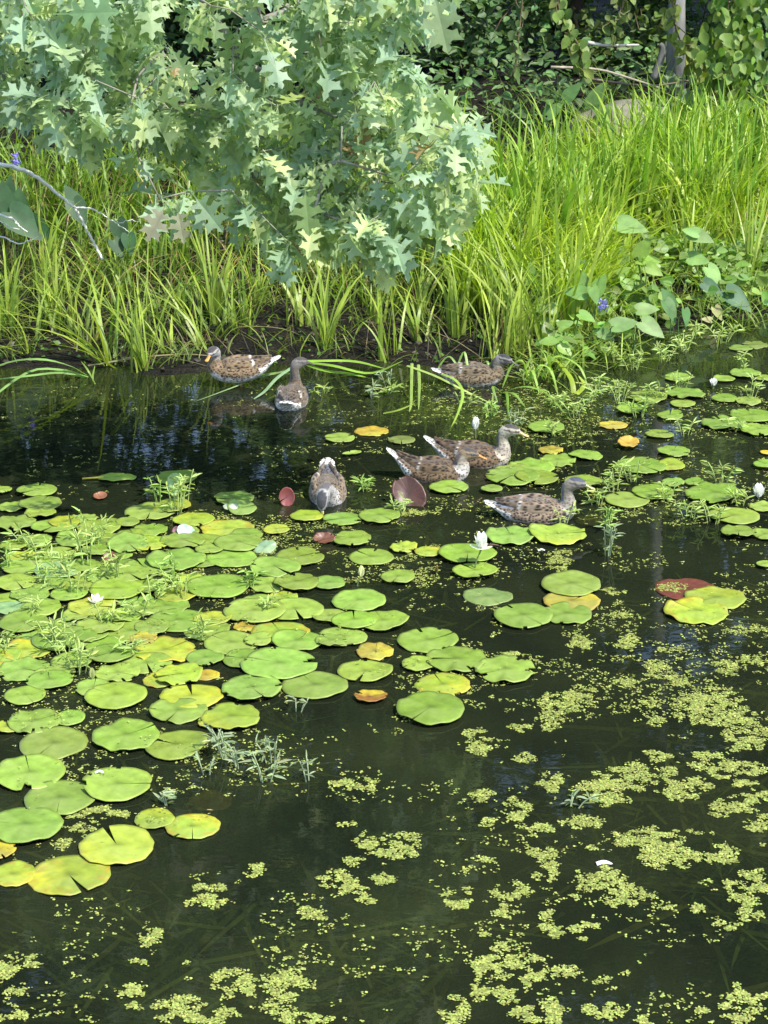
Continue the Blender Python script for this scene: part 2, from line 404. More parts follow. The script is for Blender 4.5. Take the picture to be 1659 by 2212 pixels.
# ================================================================== trees behind
def bark_col(kind):
    return {'dark': (.05, .04, .03), 'grey': (.16, .15, .13), 'pale': (.20, .20, .185)}[kind]
def tree(label, x, y, h, r, zc0, nleaf, lcol, bark='dark', size=.24, tr=.13, lean=(0, 0), name='tree', nclump=48):
    z0 = float(terrain(x, y)) - .1
    root = tag(empty(name, (x, y, z0)), label, 'tree', 'trees standing behind the reeds')
    tm = MB(); hh = h * .8
    pts = [(lean[0] * (s ** 1.3) + .12 * math.sin(s * 5 + x), lean[1] * s, hh * s) for s in np.linspace(0, 1, 9)]
    tube(tm, pts, [tr * (1.25 if s == 0 else 1 - .8 * s) for s in np.linspace(0, 1, 9)], bark_col(bark), 9)
    cl = []
    for k in range(nclump):
        a = random.uniform(0, 2 * math.pi); q = math.sqrt(random.random()); zz = random.uniform(0, 1) ** 1.25
        rr = r * q * (math.sin(math.pi * (.12 + .8 * zz)) ** .6)
        cl.append((lean[0] * .7 + math.cos(a) * rr, math.sin(a) * rr, zc0 + (h - zc0) * zz))
    for c in cl[::2]:
        s = min(.95, max(.2, (c[2] - .8) / hh)); b = spline(pts, 40)[int(s * 39)]
        m_ = (b + np.array(c)) / 2 + np.array([0, 0, .15])
        tube(tm, [b, m_, c], [tr * .3, tr * .2, tr * .07], bark_col(bark), 5)
    tm.build('trunk', M_BARK, root)
    cm = MB(); cl = np.array(cl); n = int(nleaf * 1.9)
    idx = RG.integers(0, len(cl), n); sc = RG.random(n) ** .5
    T = cl[idx] + unit(n) * (sc * (.32 * r + .25))[:, None] * np.array([1, 1, .7])
    tone = (.75 + .5 * RG.random(len(cl)))[idx][:, None]
    ax = unit(n); ax[:, 2] = ax[:, 2] * .5 - .35
    inst(cm, LEAF4[0], LEAF4[1], rot_frames(ax, unit(n), RG.random(n) * 6.28), T, size * (.6 + .8 * RG.random(n)), jit(n, lcol, .3) * tone)
    cm.build('crown', M_FOREST, root)
    return root
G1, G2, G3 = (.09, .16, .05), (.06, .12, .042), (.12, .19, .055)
TREES = [
 ('tall dark-leaved tree, leftmost of the row behind the oak bough', -8.6, 23, 15, 2.6, 1.6, 5200, G2),
 ('bushy mid-green tree behind the left end of the oak bough', -6.0, 22.6, 14.5, 2.3, 1.2, 5200, G1),
 ('dark tree whose trunk stands behind the middle of the oak bough', -3.6, 23.4, 16, 2.3, 1.2, 5600, G2),
 ('leafy tree rising behind the right end of the oak bough', -1.3, 22.4, 15, 2.1, 1.0, 5600, G1),
 ('shaded tree beyond the reeds just right of the oak bough', .7, 23.6, 15.5, 2.0, .9, 5600, G2),
 ('dark tree in the gap left of the boulder', 2.2, 24.4, 16, 1.9, 1.3, 5200, G2),
 ('dark-barked tree right of the pale trunk', 5.6, 23.6, 13.5, 2.1, 1.2, 4800, G1),
 ('broad tree at the far right behind the vines', 8.2, 22.6, 14, 2.4, 1.2, 4800, G3),
 ('second-row tree deep in the shade behind the oak bough', -4.8, 28, 17, 2.9, 2, 4200, G2),
 ('second-row tree deep in the shade behind the reeds', -.4, 28.5, 17.5, 2.9, 2, 4200, G2),
 ('second-row tree deep in the shade behind the boulder', 3.8, 28.5, 15, 2.9, 1.5, 4000, G2),
 ('second-row tree deep in the shade behind the vines', 8.5, 28, 15, 2.9, 2, 4000, G2)]
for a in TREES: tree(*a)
px = at_y(1466, 78, 21.2)
tree('slender leaning tree with a pale grey trunk right of the boulder', px[0], 21.2, 13.0, 1.5, 7.2, 2600, G3, bark='pale', tr=.10, lean=(.5, .1))

# shrubs and vines at the forest edge
def shrub(label, x, y, h, r, n, col, size, name='shrub', cat='shrub', tmpl=LEAF10, flat=.6, group='shrubs at the edge of the trees', z=None):
    z0 = (float(terrain(x, y)) if z is None else z)
    root = tag(empty(name, (x, y, z0 - .03)), label, cat, group)
    sm = MB()
    tips = []
    for k in range(9):
        a = random.uniform(0, 6.28); q = r * random.uniform(.3, 1)
        tip = np.array([math.cos(a) * q, math.sin(a) * q * flat, h * random.uniform(.55, 1)])
        tube(sm, [(0, 0, 0), tip * .5 + np.array([0, 0, .1 * h]), tip], [.012, .008, .004], (.10, .08, .045), 5); tips.append(tip)
    sm.build('stem', M_BARK, root)
    cm = MB(); tips = np.array(tips); idx = RG.integers(0, len(tips), n); s = (.25 + .75 * RG.random(n))[:, None]
    T = tips[idx] * s + unit(n) * (.22 * r + .05) * RG.random((n, 1)); T[:, 2] = np.abs(T[:, 2]) + .03
    ax = unit(n); ax[:, 2] = ax[:, 2] * .4 - .35; ax[:, 1] -= .3
    hint = np.tile([0, -.35, 1.0], (n, 1)) + unit(n) * .5
    inst(cm, tmpl[0], tmpl[1], rot_frames(ax, hint, (RG.random(n) - .5) * 1.2), T, size * (.6 + .7 * RG.random(n)), jit(n, col, .3))
    cm.build('foliage', M_LEAF, root)
    return root
def G(px, py): return on_ground(px, py)
SH = [
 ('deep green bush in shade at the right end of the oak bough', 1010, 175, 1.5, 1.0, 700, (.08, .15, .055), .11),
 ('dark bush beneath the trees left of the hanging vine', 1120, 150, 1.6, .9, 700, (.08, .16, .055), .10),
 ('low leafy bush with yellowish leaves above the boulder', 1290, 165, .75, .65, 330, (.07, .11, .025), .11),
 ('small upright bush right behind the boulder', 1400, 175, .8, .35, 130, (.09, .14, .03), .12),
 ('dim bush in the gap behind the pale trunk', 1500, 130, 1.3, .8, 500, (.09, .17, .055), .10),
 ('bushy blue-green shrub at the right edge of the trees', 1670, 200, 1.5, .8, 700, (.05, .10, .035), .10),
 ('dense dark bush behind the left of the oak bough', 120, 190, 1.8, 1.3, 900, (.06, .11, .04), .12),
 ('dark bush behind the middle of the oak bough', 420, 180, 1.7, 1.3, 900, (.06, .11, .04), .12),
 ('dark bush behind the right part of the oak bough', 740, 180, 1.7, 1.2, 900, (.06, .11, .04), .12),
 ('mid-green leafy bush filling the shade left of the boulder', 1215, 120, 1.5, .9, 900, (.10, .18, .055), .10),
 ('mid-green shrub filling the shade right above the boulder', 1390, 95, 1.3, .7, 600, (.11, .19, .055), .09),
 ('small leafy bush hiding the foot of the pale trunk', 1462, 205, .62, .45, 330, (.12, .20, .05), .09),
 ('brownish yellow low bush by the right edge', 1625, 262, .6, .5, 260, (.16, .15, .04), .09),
]
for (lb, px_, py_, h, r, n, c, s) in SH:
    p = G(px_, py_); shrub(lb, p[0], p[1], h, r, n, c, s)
def vine(label, line, y, n, col, size, spread, name='vine'):
    P = spline([at_y(a, b, y) for a, b in line], 40)
    root = tag(empty(name, P[0]), label, 'vine', 'vines hanging at the forest edge')
    sm = MB(); tube(sm, P - P[0], .010, (.12, .10, .05), 5)
    Q = P + (RG.random(P.shape) - .5) * .15; tube(sm, Q[::3] - P[0], .006, (.12, .10, .05), 4); sm.build('stem', M_BARK, root)
    cm = MB(); idx = RG.integers(0, len(P), n)
    T = P[idx] - P[0] + unit(n) * RG.random((n, 1)) * spread
    ax = unit(n) * .7; ax[:, 2] -= .9
    hint = np.tile([0.2, -.9, .6], (n, 1)) + unit(n) * .5
    inst(cm, LEAF10[0], LEAF10[1], rot_frames(ax, hint, (RG.random(n) - .5)), T, size * (.6 + .7 * RG.random(n)), jit(n, col, .22))
    cm.build('foliage', M_LEAF, root)
vine('thick curtain of bright round-leaved vine at the top right', [(1590, 250), (1570, 120), (1585, 0), (1600, -160), (1590, -300)], 19.6, 520, (.14, .23, .04), .13, .36)
vine('lighter vine strand right of the thick vine curtain', [(1640, 240), (1630, 80), (1640, -60), (1650, -200)], 20.3, 260, (.10, .19, .05), .12, .3)
vine('thin hanging vine strand left of the boulder', [(1215, -120), (1205, 0), (1225, 60), (1250, 100), (1262, 160)], 19.8, 60, (.15, .22, .05), .12, .14)
vine('wispy vine stem hanging near the oak leaf at top middle', [(1130, -120), (1128, 0), (1120, 80), (1110, 170)], 19.8, 34, (.12, .19, .06), .09, .09)
vine('yellow-green vine leaves beside the pale trunk', [(1440, -120), (1460, 60), (1490, 110), (1520, 150)], 20.2, 80, (.17, .23, .04), .11, .17)
vine('leafy vine spray above the boulder', [(1370, -160), (1350, -30), (1340, 30), (1300, 60)], 20.6, 60, (.12, .17, .04), .10, .16)

mb = MB()
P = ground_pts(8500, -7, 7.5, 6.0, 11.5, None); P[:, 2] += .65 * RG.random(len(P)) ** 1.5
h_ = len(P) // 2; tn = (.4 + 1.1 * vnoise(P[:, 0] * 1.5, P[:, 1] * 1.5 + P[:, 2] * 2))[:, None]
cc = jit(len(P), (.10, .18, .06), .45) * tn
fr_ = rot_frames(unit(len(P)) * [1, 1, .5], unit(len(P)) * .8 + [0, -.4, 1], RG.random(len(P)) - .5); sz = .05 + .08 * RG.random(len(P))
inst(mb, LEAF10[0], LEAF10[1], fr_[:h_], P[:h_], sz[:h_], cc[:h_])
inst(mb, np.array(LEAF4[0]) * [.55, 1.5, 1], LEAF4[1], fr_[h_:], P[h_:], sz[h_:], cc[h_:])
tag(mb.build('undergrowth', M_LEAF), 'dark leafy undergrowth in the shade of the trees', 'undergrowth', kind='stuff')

# boulder, log and fallen stems
bp = at_y(1372, 225, 19.8); z0 = float(terrain(bp[0], bp[1]))
bm = MB(); V = []; nu, nv = 36, 18
for i in range(nv + 1):
    for j in range(nu):
        a, b = math.pi * i / nv, 2 * math.pi * j / nu
        v = np.array([math.sin(a) * math.cos(b), math.sin(a) * math.sin(b), math.cos(a)])
        k = 1 + .28 * (vnoise(v[0] * 1.7 + 9, v[1] * 1.7 + v[2]) - .5) + .1 * (vnoise(v[0] * 5 + 3, v[2] * 5 + v[1] * 3) - .5)
        V.append(v * k * np.array([.62, .40, .30]))
Fq = [(i * nu + j, i * nu + (j + 1) % nu, (i + 1) * nu + (j + 1) % nu, (i + 1) * nu + j) for i in range(nv) for j in range(nu)]
V = np.array(V); kz = vnoise(V[:, 0] * 9 + 5, V[:, 1] * 9 + V[:, 2] * 11)[:, None]
bm.add(V, Fq, np.array((.20, .18, .15)) * (1 - kz) + np.array((.10, .11, .06)) * kz); bo = bm.build('boulder', M_ROCK); bo.location = (bp[0] - .05, bp[1], z0 + .14)
tag(bo, 'grey-brown rounded boulder behind the tall reeds', 'boulder')
def stick(name, label, cat, pts, r, col, mat=M_BARK, group=None, seg=6):
    P = spline(pts, max(6, len(pts) * 4)); m_ = MB(); tube(m_, P - P[0], np.linspace(r, r * .55, len(P)), col, seg)
    o = m_.build(name, mat); o.location = P[0]; return tag(o, label, cat, group)
stick('fallen_branch', 'pale straight branch lying above the boulder', 'branch', [at_y(1270, 92, 20.6), at_y(1310, 98, 20.6), at_y(1380, 97, 20.7)], .022, (.4, .38, .33))
stick('fallen_branch', 'long thin grey branch arching over the boulder top', 'branch', [at_y(1190, 145, 20.1), at_y(1290, 150, 20.1), at_y(1370, 172, 20.0), at_y(1440, 195, 20.0)], .016, (.30, .26, .2))
stick('tree_stump', 'short grey leaning stump left of the pale trunk', 'stump', [at_y(1410, 175, 20.9), at_y(1432, 110, 20.9), at_y(1425, 95, 20.9)], .05, (.12, .12, .11))
stick('fallen_branch', 'curved dry branch on the dark ground behind the boulder', 'branch', [at_y(1270, 170, 20.5), at_y(1400, 185, 20.5), at_y(1500, 172, 20.6)], .015, (.14, .11, .08))

# ================================================================== grass and reeds (uncountable masses)
mb = MB()
nd2 = lambda x, y, t: np.clip((vnoise(x * 2.8 + 9, y * 2.8) - .42) * 5, .02, 1)
den = lambda x, y, t: np.clip((vnoise(x * 2.6, y * 2.6) - .30) * 3.2, .05, 1)
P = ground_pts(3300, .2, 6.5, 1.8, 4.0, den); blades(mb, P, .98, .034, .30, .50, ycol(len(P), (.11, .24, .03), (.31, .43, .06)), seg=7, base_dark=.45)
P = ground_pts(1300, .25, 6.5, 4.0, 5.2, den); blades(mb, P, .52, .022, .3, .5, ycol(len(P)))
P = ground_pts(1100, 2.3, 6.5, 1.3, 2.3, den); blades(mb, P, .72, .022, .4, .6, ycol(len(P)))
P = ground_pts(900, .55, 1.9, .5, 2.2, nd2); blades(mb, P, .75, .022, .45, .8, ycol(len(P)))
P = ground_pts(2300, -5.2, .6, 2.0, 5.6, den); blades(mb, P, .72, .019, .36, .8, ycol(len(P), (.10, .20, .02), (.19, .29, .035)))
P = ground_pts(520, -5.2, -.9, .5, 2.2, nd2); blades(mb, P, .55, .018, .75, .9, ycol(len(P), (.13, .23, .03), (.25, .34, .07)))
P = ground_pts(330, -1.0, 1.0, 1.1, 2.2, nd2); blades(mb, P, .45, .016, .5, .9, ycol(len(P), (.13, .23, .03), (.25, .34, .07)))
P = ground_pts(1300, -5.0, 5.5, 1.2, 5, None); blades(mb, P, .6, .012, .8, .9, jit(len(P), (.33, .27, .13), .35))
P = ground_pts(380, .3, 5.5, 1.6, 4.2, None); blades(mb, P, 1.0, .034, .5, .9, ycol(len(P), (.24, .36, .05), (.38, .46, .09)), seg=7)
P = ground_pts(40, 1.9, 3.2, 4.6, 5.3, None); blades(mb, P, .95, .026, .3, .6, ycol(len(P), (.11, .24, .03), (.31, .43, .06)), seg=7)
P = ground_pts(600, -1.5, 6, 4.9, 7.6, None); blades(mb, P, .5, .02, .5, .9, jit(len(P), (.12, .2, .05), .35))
tag(mb.build('reed_grass', M_GRASS), 'dense bright yellow-green reed grass filling the bank', 'reed grass', kind='stuff')

mb = MB()   # sparse short growth on the mud and matted stems to the right
nd = lambda lo, k: (lambda x, y, t: np.clip((vnoise(x * 2.6 + 3, y * 2.6) - lo) * k, .05, 1))
P = ground_pts(2600, -5, 2.5, .1, 2.6, nd(.38, 3)); blades(mb, P, .22, .010, .9, .9, ycol(len(P), (.10, .18, .025), (.24, .32, .06)))
P = ground_pts(3600, 1.0, 5.5, -.35, 1.9, nd(.2, 2)); P[:, 2] = np.maximum(P[:, 2], -.01)
blades(mb, P, .30, .013, 1.3, .9, ycol(len(P), (.16, .27, .04), (.32, .42, .10)))
P = ground_pts(1500, -5, 5, .05, 3, None); P[:, 2] += .01; blades(mb, P, .26, .008, 2.2, .2, jit(len(P), (.15, .13, .08), .6), base_dark=.9)
n = 9000; P = ground_pts(n, -5, 5.5, .02, 5); P[:, 2] += .02
inst(mb, LEAF4[0], LEAF4[1], rot_frames(unit(len(P)) * [1, 1, .25], unit(len(P)) + [0, 0, 1.5], RG.random(len(P))), P, .02 + .045 * RG.random(len(P)),
     np.where(RG.random((len(P), 1)) < .45, jit(len(P), (.09, .17, .03), .4), jit(len(P), (.09, .075, .045), .8)))
P = ground_pts(3400, 1.1, 5.5, -.1, 2.0, nd(.3, 2)); P[:, 2] += .04 + .22 * RG.random(len(P))
inst(mb, LEAF10[0], LEAF10[1], rot_frames(unit(len(P)) * [1, .6, .4], unit(len(P)) * .6 + [0, -.5, 1], RG.random(len(P)) - .5), P, .04 + .10 * RG.random(len(P)) ** 1.6, jit(len(P), (.19, .31, .07), .35))
tag(mb.build('ground_cover', M_GRASS), 'short shoots, dead stems and leaf litter on the mud', 'ground cover', kind='stuff')

# ================================================================== sedge tufts that stand apart
TUFT = [  # base D px, lean direction (deg, 0 = right, 90 = away), lean amount, height, n
 (118, 692, 95, .15, .62, 16), (150, 700, 80, .3, .45, 10), (238, 790, 150, .75, .62, 14), (312, 800, 115, .45, .62, 13), (296, 745, 80, .25, .4, 8),
 (440, 752, 140, .7, .5, 12), (462, 700, 85, .3, .75, 20), (385, 690, 70, .3, .4, 10), (372, 765, 160, .8, .35, 8), (560, 655, 90, .25, .5, 14), (620, 640, 70, .35, .5, 12),
 (705, 752, 75, .35, .60, 15), (835, 772, 110, .3, .55, 13), (812, 700, 60, .4, .36, 9), (985, 728, 92, .25, .65, 16), (1000, 600, 90, .25, .8, 26),
 (1085, 768, 60, .5, .72, 18), (1070, 700, 100, .25, .5, 10), (1125, 775, 70, .35, .75, 12), (900, 740, 125, .6, .5, 9), (1150, 640, 80, .35, .9, 26), (1240, 590, 85, .3, .9, 26),
 (20, 700, 100, .3, .55, 12), (60, 760, 200, .9, .35, 6), (200, 735, 60, .5, .4, 9), (1620, 620, 75, .45, .85, 20), (1500, 600, 110, .4, .8, 18), (1385, 640, 150, .6, .6, 12),
 (1180, 772, 120, .8, .9, 16), (1060, 792, 45, .7, .8, 12), (1225, 742, 60, .7, .95, 18), (1130, 735, 140, .6, .95, 16), (905, 690, 100, .5, .7, 14), (250, 640, 110, .6, .7, 16), (90, 640, 70, .6, .7, 16), (650, 700, 100, .3, .4, 9), (530, 700, 60, .5, .38, 8)]
labs = place_labels([('short sedge tuft' if b[4] < .5 else 'tall sedge clump', (b[0], b[1])) for b in TUFT])
for (a, b, dg, ln, h, n), lb in zip(TUFT, labs):
    p = G(a, b); mb = MB()
    Pn = np.zeros((n, 3)); Pn[:, :2] = RG.normal(size=(n, 2)) * random.uniform(.015, .06); Pn[:, 2] = -.02
    az = np.radians(dg) + RG.normal(size=n) * random.uniform(.3, 1.1)
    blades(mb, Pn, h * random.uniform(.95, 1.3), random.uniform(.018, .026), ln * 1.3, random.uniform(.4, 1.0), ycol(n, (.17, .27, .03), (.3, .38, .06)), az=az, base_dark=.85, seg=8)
    # some thin dead blades at the foot
    k = 4; blades(mb, np.zeros((k, 3)), h * .6, .010, 1.3, .8, jit(k, (.2, .16, .08)), base_dark=1)
    o = mb.build('sedge_tuft', M_GRASS); o.location = p; tag(o, lb, 'sedge', 'sedge tufts along the muddy shore')

# bent and floating reed blades
def ribbon(mb, pts, wd, col, n=14):
    P = spline(pts, n); t = np.linspace(0, 1, n)
    d = np.gradient(P, axis=0); s = np.cross(d, [0, -.35, 1.0]); s /= np.linalg.norm(s, axis=1, keepdims=True) + 1e-9
    ww = wd * np.sqrt(np.clip(1 - t ** 3, .02, 1)) * .5
    V = np.concatenate([P - s * ww[:, None], P + np.array([0, 0, 1]) * (wd * .12), P + s * ww[:, None]])
    Fc = [(i, i + 1, n + i + 1, n + i) for i in range(n - 1)] + [(n + i, n + i + 1, 2 * n + i + 1, 2 * n + i) for i in range(n - 1)]
    mb.add(V, Fc, col)
def reed(label, lines, wd=.022, col=(.24, .36, .07)):
    mb = MB(); o0 = on_z(lines[0][0][0], lines[0][0][1], 0)
    for ln in lines:
        c = np.array(col) * random.uniform(.8, 1.2)
        ribbon(mb, [on_z(a, b, z) - o0 for a, b, z in ln], wd, c)
    o = mb.build('bent_reed', M_GRASS); o.location = o0; tag(o, label, 'reed', 'bent and fallen reeds at the waterline')
reed('arching bunch of reed blades dipping into the water at the left edge',
     [[(190, 812, .0), (150, 790, .12), (90, 776, .2), (20, 782, .16), (-60, 815, .08)], [(190, 814, .0), (140, 800, .08), (70, 800, .1), (0, 845, .03), (-30, 880, 0)],
      [(185, 815, 0), (130, 805, .05), (60, 812, .04), (-30, 822, .02)]], .026, (.25, .42, .12))
reed('thin upright shoot beside the arching reed bunch', [[(205, 830, 0), (200, 815, .05), (205, 790, .1)], [(206, 830, 0), (190, 800, .1), (175, 780, .12)]], .014)
reed('long pale reed stalk lying straight along the shore', [[(190, 790, .03), (300, 772, .06), (400, 765, .06), (470, 770, .03)]], .018, (.28, .25, .12))
reed('slender reed floating across the water in front of the standing duck', [[(645, 795, .08), (560, 815, .04), (500, 838, .01), (425, 866, .006)]], .016, (.22, .33, .14))
reed('pale reed blade slanting in front of the duck seen from behind', [[(640, 788, .10), (600, 815, .06), (572, 845, .03), (548, 862, .0)]], .026, (.25, .38, .2))
reed('bundle of broad green reed blades beyond the duck seen from behind', [[(655, 782, .06), (720, 790, .08), (800, 806, .03), (870, 780, .12)], [(660, 786, .05), (700, 800, .04), (760, 808, .02), (790, 815, .01)],
      [(560, 812, .02), (600, 806, .05), (640, 808, .03)], [(655, 780, .08), (760, 780, .05), (830, 796, .05)]], .028, (.25, .42, .05))
reed('stiff straight reed stalk propped in front of the resting duck', [[(880, 790, .12), (940, 812, .12), (1000, 842, .07), (1062, 872, .0)]], .020, (.33, .42, .12))
reed('snapped reed pair hanging straight down into the water', [[(890, 785, .13), (889, 820, .09), (888, 870, .02), (884, 890, 0)], [(904, 788, .13), (906, 830, .08), (904, 885, .0)]], .020, (.3, .42, .1))
reed('curled reed blade drooping left of the white bud', [[(955, 808, .11), (985, 822, .13), (1000, 850, .1), (990, 890, .03), (975, 922, 0)]], .020, (.28, .42, .07))
reed('short folded reed lying left of the snapped pair', [[(828, 893, .01), (860, 886, .04), (895, 872, .06)]], .018, (.26, .36, .06))
reed('star of dark green reed blades in front of the resting duck', [[(1085, 850, .0), (1130, 835, .1), (1180, 850, .08), (1230, 905, 0)], [(1085, 850, 0), (1095, 850, .05), (1098, 900, 0)], [(1085, 850, 0), (1110, 850, .06), (1135, 880, 0)],
      [(1085, 850, 0), (1065, 835, .08), (1075, 870, 0)]], .020, (.17, .30, .05))
reed('pale thin reed stalk floating right of the resting duck', [[(1235, 825, .03), (1290, 832, .03), (1350, 838, .01)]], .014, (.4, .42, .15))
reed('bright torn leaf blade standing right of the resting duck', [[(1240, 850, 0), (1232, 815, .08), (1200, 775, .12)], [(1245, 852, 0), (1262, 832, .04), (1250, 812, .1)]], .034, (.32, .42, .04))
reed('drooping blades spilling over the water right of the resting duck',
     [[(1150, 822, .05), (1165, 790, .16), (1190, 800, .12), (1205, 850, 0)], [(1140, 820, .05), (1130, 780, .2), (1105, 790, .16), (1085, 838, .02)], [(1170, 815, .05), (1200, 770, .2), (1250, 790, .12), (1270, 835, 0)], [(1145, 825, .03), (1150, 800, .12), (1165, 850, .0)],
      [(1190, 812, .05), (1180, 760, .25), (1150, 770, .2), (1130, 810, .1)]], .022, (.24, .38, .06))
reed('thin blades leaning in front of the resting duck tail', [[(990, 792, .1), (970, 770, .16), (950, 790, .1), (935, 832, 0)], [(1010, 790, .12), (1002, 760, .2), (985, 800, .08), (975, 830, 0)], [(1060, 812, .05), (1052, 780, .14), (1035, 800, .06), (1030, 838, 0)]], .016, (.24, .38, .08))
reed('long arched brown stem over the standing duck', [[(490, 722, .05), (520, 706, .12), (600, 708, .12), (660, 728, .08), (720, 752, .02)]], .010, (.25, .24, .09))

# ================================================================== pickerelweed: broad arrow-shaped leaves
AR = [(0, 0), (.10, -.12), (.24, -.14), (.33, .02), (.36, .24), (.28, .52), (.14, .80), (0, 1)]
ARV = [(a, b, a * .22 - .10 * b * b) for a, b in AR] + [(0, .5, -.02)] + [(-a, b, a * .22 - .10 * b * b) for a, b in AR[1:7]]
ARF = [(0, 1, 2, 3, 4, 8), (8, 4, 5, 6, 7), (8, 13, 12, 11, 10, 9, 0)[:0] or (0, 8, 12, 11, 10, 9), (8, 7, 14, 13, 12)]
def pickerel(label, leaves, base, col, flower=None, name='pickerelweed'):
    """leaves: (px,py, length m, tip angle in the picture deg, z height)"""
    p0 = G(*base); root = tag(empty(name, p0), label, 'pickerelweed', 'pickerelweed plants on the bank')
    st = MB()
    for (a, b, ln, ang, dy) in leaves:
        ln = ln * (.8 if b > 400 and a > 600 else 1)
        c = at_y(a, b, p0[1] + dy) - p0
        lm = MB(); an = R(ang)
        axis = np.array([[math.cos(an), -.35 * (1 if math.sin(an) < 0 else -.2), math.sin(an)]])
        hint = np.array([[.1 + random.uniform(-.3, .3), -.75, .75]])
        fr = rot_frames(axis, hint, np.array([random.uniform(-.3, .3)]))
        T = np.array([c]) - fr[:, 1] * ln * .5
        inst(lm, ARV, ARF, fr, T, np.array([ln]), jit(1, col, .15, .06))
        lm.build('leaf', M_LEAF, root)
        base_pt = T[0]
        tube(st, spline([(random.uniform(-.04, .04), 0, -.02), base_pt * .5 + np.array([0, .04, .05]), base_pt], 7), .005, (.12, .2, .05), 5)
    if flower:
        c = at_y(flower[0], flower[1], p0[1] - .05) - p0
        fm = MB(); n = 70; tt = RG.random(n)
        T = np.stack([RG.normal(size=n) * .012, RG.normal(size=n) * .012, (tt - .5) * .09], 1) + c
        inst(fm, LEAF4[0], LEAF4[1], rot_frames(unit(n), unit(n), RG.random(n)), T, np.full(n, .022), jit(n, (.30, .27, .72), .25)); fm.build('flower_spike', M_PETAL, root)
        tube(st, [(0, 0, -.02), c * .5 + [0, .02, .02], c - [0, 0, .04]], .004, (.12, .2, .05), 5)
    st.build('stem', M_STEM, root)
SHADE_G = (.035, .085, .03); LG = (.17, .29, .08)  # shadow over the left-hand plants is put into their darker leaf colour
pickerel('large dusky blue-green pickerelweed under the bare branch at the left edge', [(10, 428, .28, 95, -.2), (40, 445, .30, 85, 0), (58, 488, .34, -35, -.3), (88, 498, .26, -30, -.1)], (40, 620), SHADE_G)
pickerel('single violet-flowered pickerelweed stalk at the left edge', [(20, 400, .16, 80, .1)], (30, 600), SHADE_G, flower=(35, 345))
pickerel('two-leaved dark pickerelweed behind the fork of the bare branch', [(155, 425, .22, 115, 0), (172, 462, .22, -60, -.1)], (180, 610), SHADE_G)
pickerel('small folded pickerelweed right of the bare branch tip', [(262, 505, .20, -70, 0), (256, 540, .16, -60, -.1), (280, 530, .16, -80, -.1)], (270, 640), SHADE_G)
pickerel('lone upright leaf of pickerelweed among the reeds', [(1146, 588, .20, 88, 0)], (1150, 690), (.17, .28, .06))
pickerel('dark rounded pickerelweed leaf right of the upright one', [(1253, 574, .23, 28, 0)], (1215, 680), (.09, .18, .06))
pickerel('pickerelweed with the violet spike and arrow leaves', [(1262, 605, .17, 95, 0), (1240, 632, .2, 175, -.05), (1297, 612, .2, 60, 0), (1285, 640, .16, -70, -.1)], (1290, 740), (.14, .27, .06), flower=(1302, 661))
pickerel('large grey-green pickerelweed leaf above its lighter neighbours', [(1368, 490, .3, -8, 0), (1346, 552, .2, 100, 0)], (1370, 640), (.17, .28, .08))
pickerel('bright fresh pickerelweed in the middle of the right bank', [(1392, 532, .22, 60, 0), (1405, 562, .24, 0, 0), (1415, 585, .18, -25, -.1), (1350, 585, .14, 30, 0)], (1395, 690), (.19, .32, .05))
pickerel('tall pickerelweed near the right edge with shiny leaves', [(1518, 513, .24, -15, 0), (1512, 561, .2, -10, 0), (1545, 598, .22, -50, -.1), (1490, 500, .16, 165, 0)], (1530, 660), LG)
pickerel('pickerelweed leaning over the water at the right', [(1540, 622, .2, -25, 0), (1597, 650, .3, -35, -.1)], (1575, 690), (.05, .13, .05))
pickerel('light-leaved pickerelweed at the foot of the right bank', [(1354, 700, .24, 10, 0), (1412, 712, .24, -30, -.1), (1402, 668, .2, 5, .1), (1310, 723, .18, -30, 0)], (1370, 765), (.16, .27, .08))
pickerel('dark-leaved pickerelweed beside the light-leaved one', [(1450, 675, .22, -60, 0), (1482, 688, .16, -80, -.05), (1440, 640, .18, 120, .1)], (1455, 740), (.08, .17, .05))
pickerel('small low pickerelweed behind the torn reed blade', [(1270, 686, .16, -20, 0), (1212, 734, .15, -30, -.05), (1225, 700, .14, 20, 0)], (1240, 765), (.15, .28, .05))
pickerel('withered pale pickerelweed leaf touching the water', [(1552, 678, .14, -60, 0), (1525, 690, .1, 170, -.05)], (1550, 705), (.34, .34, .14))
pickerel('broad-leaved plant left of the vine curtain', [(1455, 185, .26, -50, 0), (1480, 230, .24, -20, -.1), (1500, 225, .28, -75, -.2), (1465, 240, .2, -30, 0)], (1475, 280), (.12, .20, .07), name='broad_leaf_plant')
pickerel('broad-leaved plant under the thick vine curtain', [(1548, 175, .26, -75, 0), (1602, 215, .26, -60, 0), (1535, 260, .3, -65, -.2), (1605, 160, .25, -85, 0)], (1570, 290), (.11, .2, .06), name='broad_leaf_plant')
pickerel('broad-leaved plant standing in the reeds left of the boulder', [(1290, 205, .26, 70, 0), (1240, 195, .22, 50, 0), (1305, 250, .24, 60, 0), (1200, 235, .2, 40, 0)], (1270, 330), (.10, .19, .05), name='broad_leaf_plant')

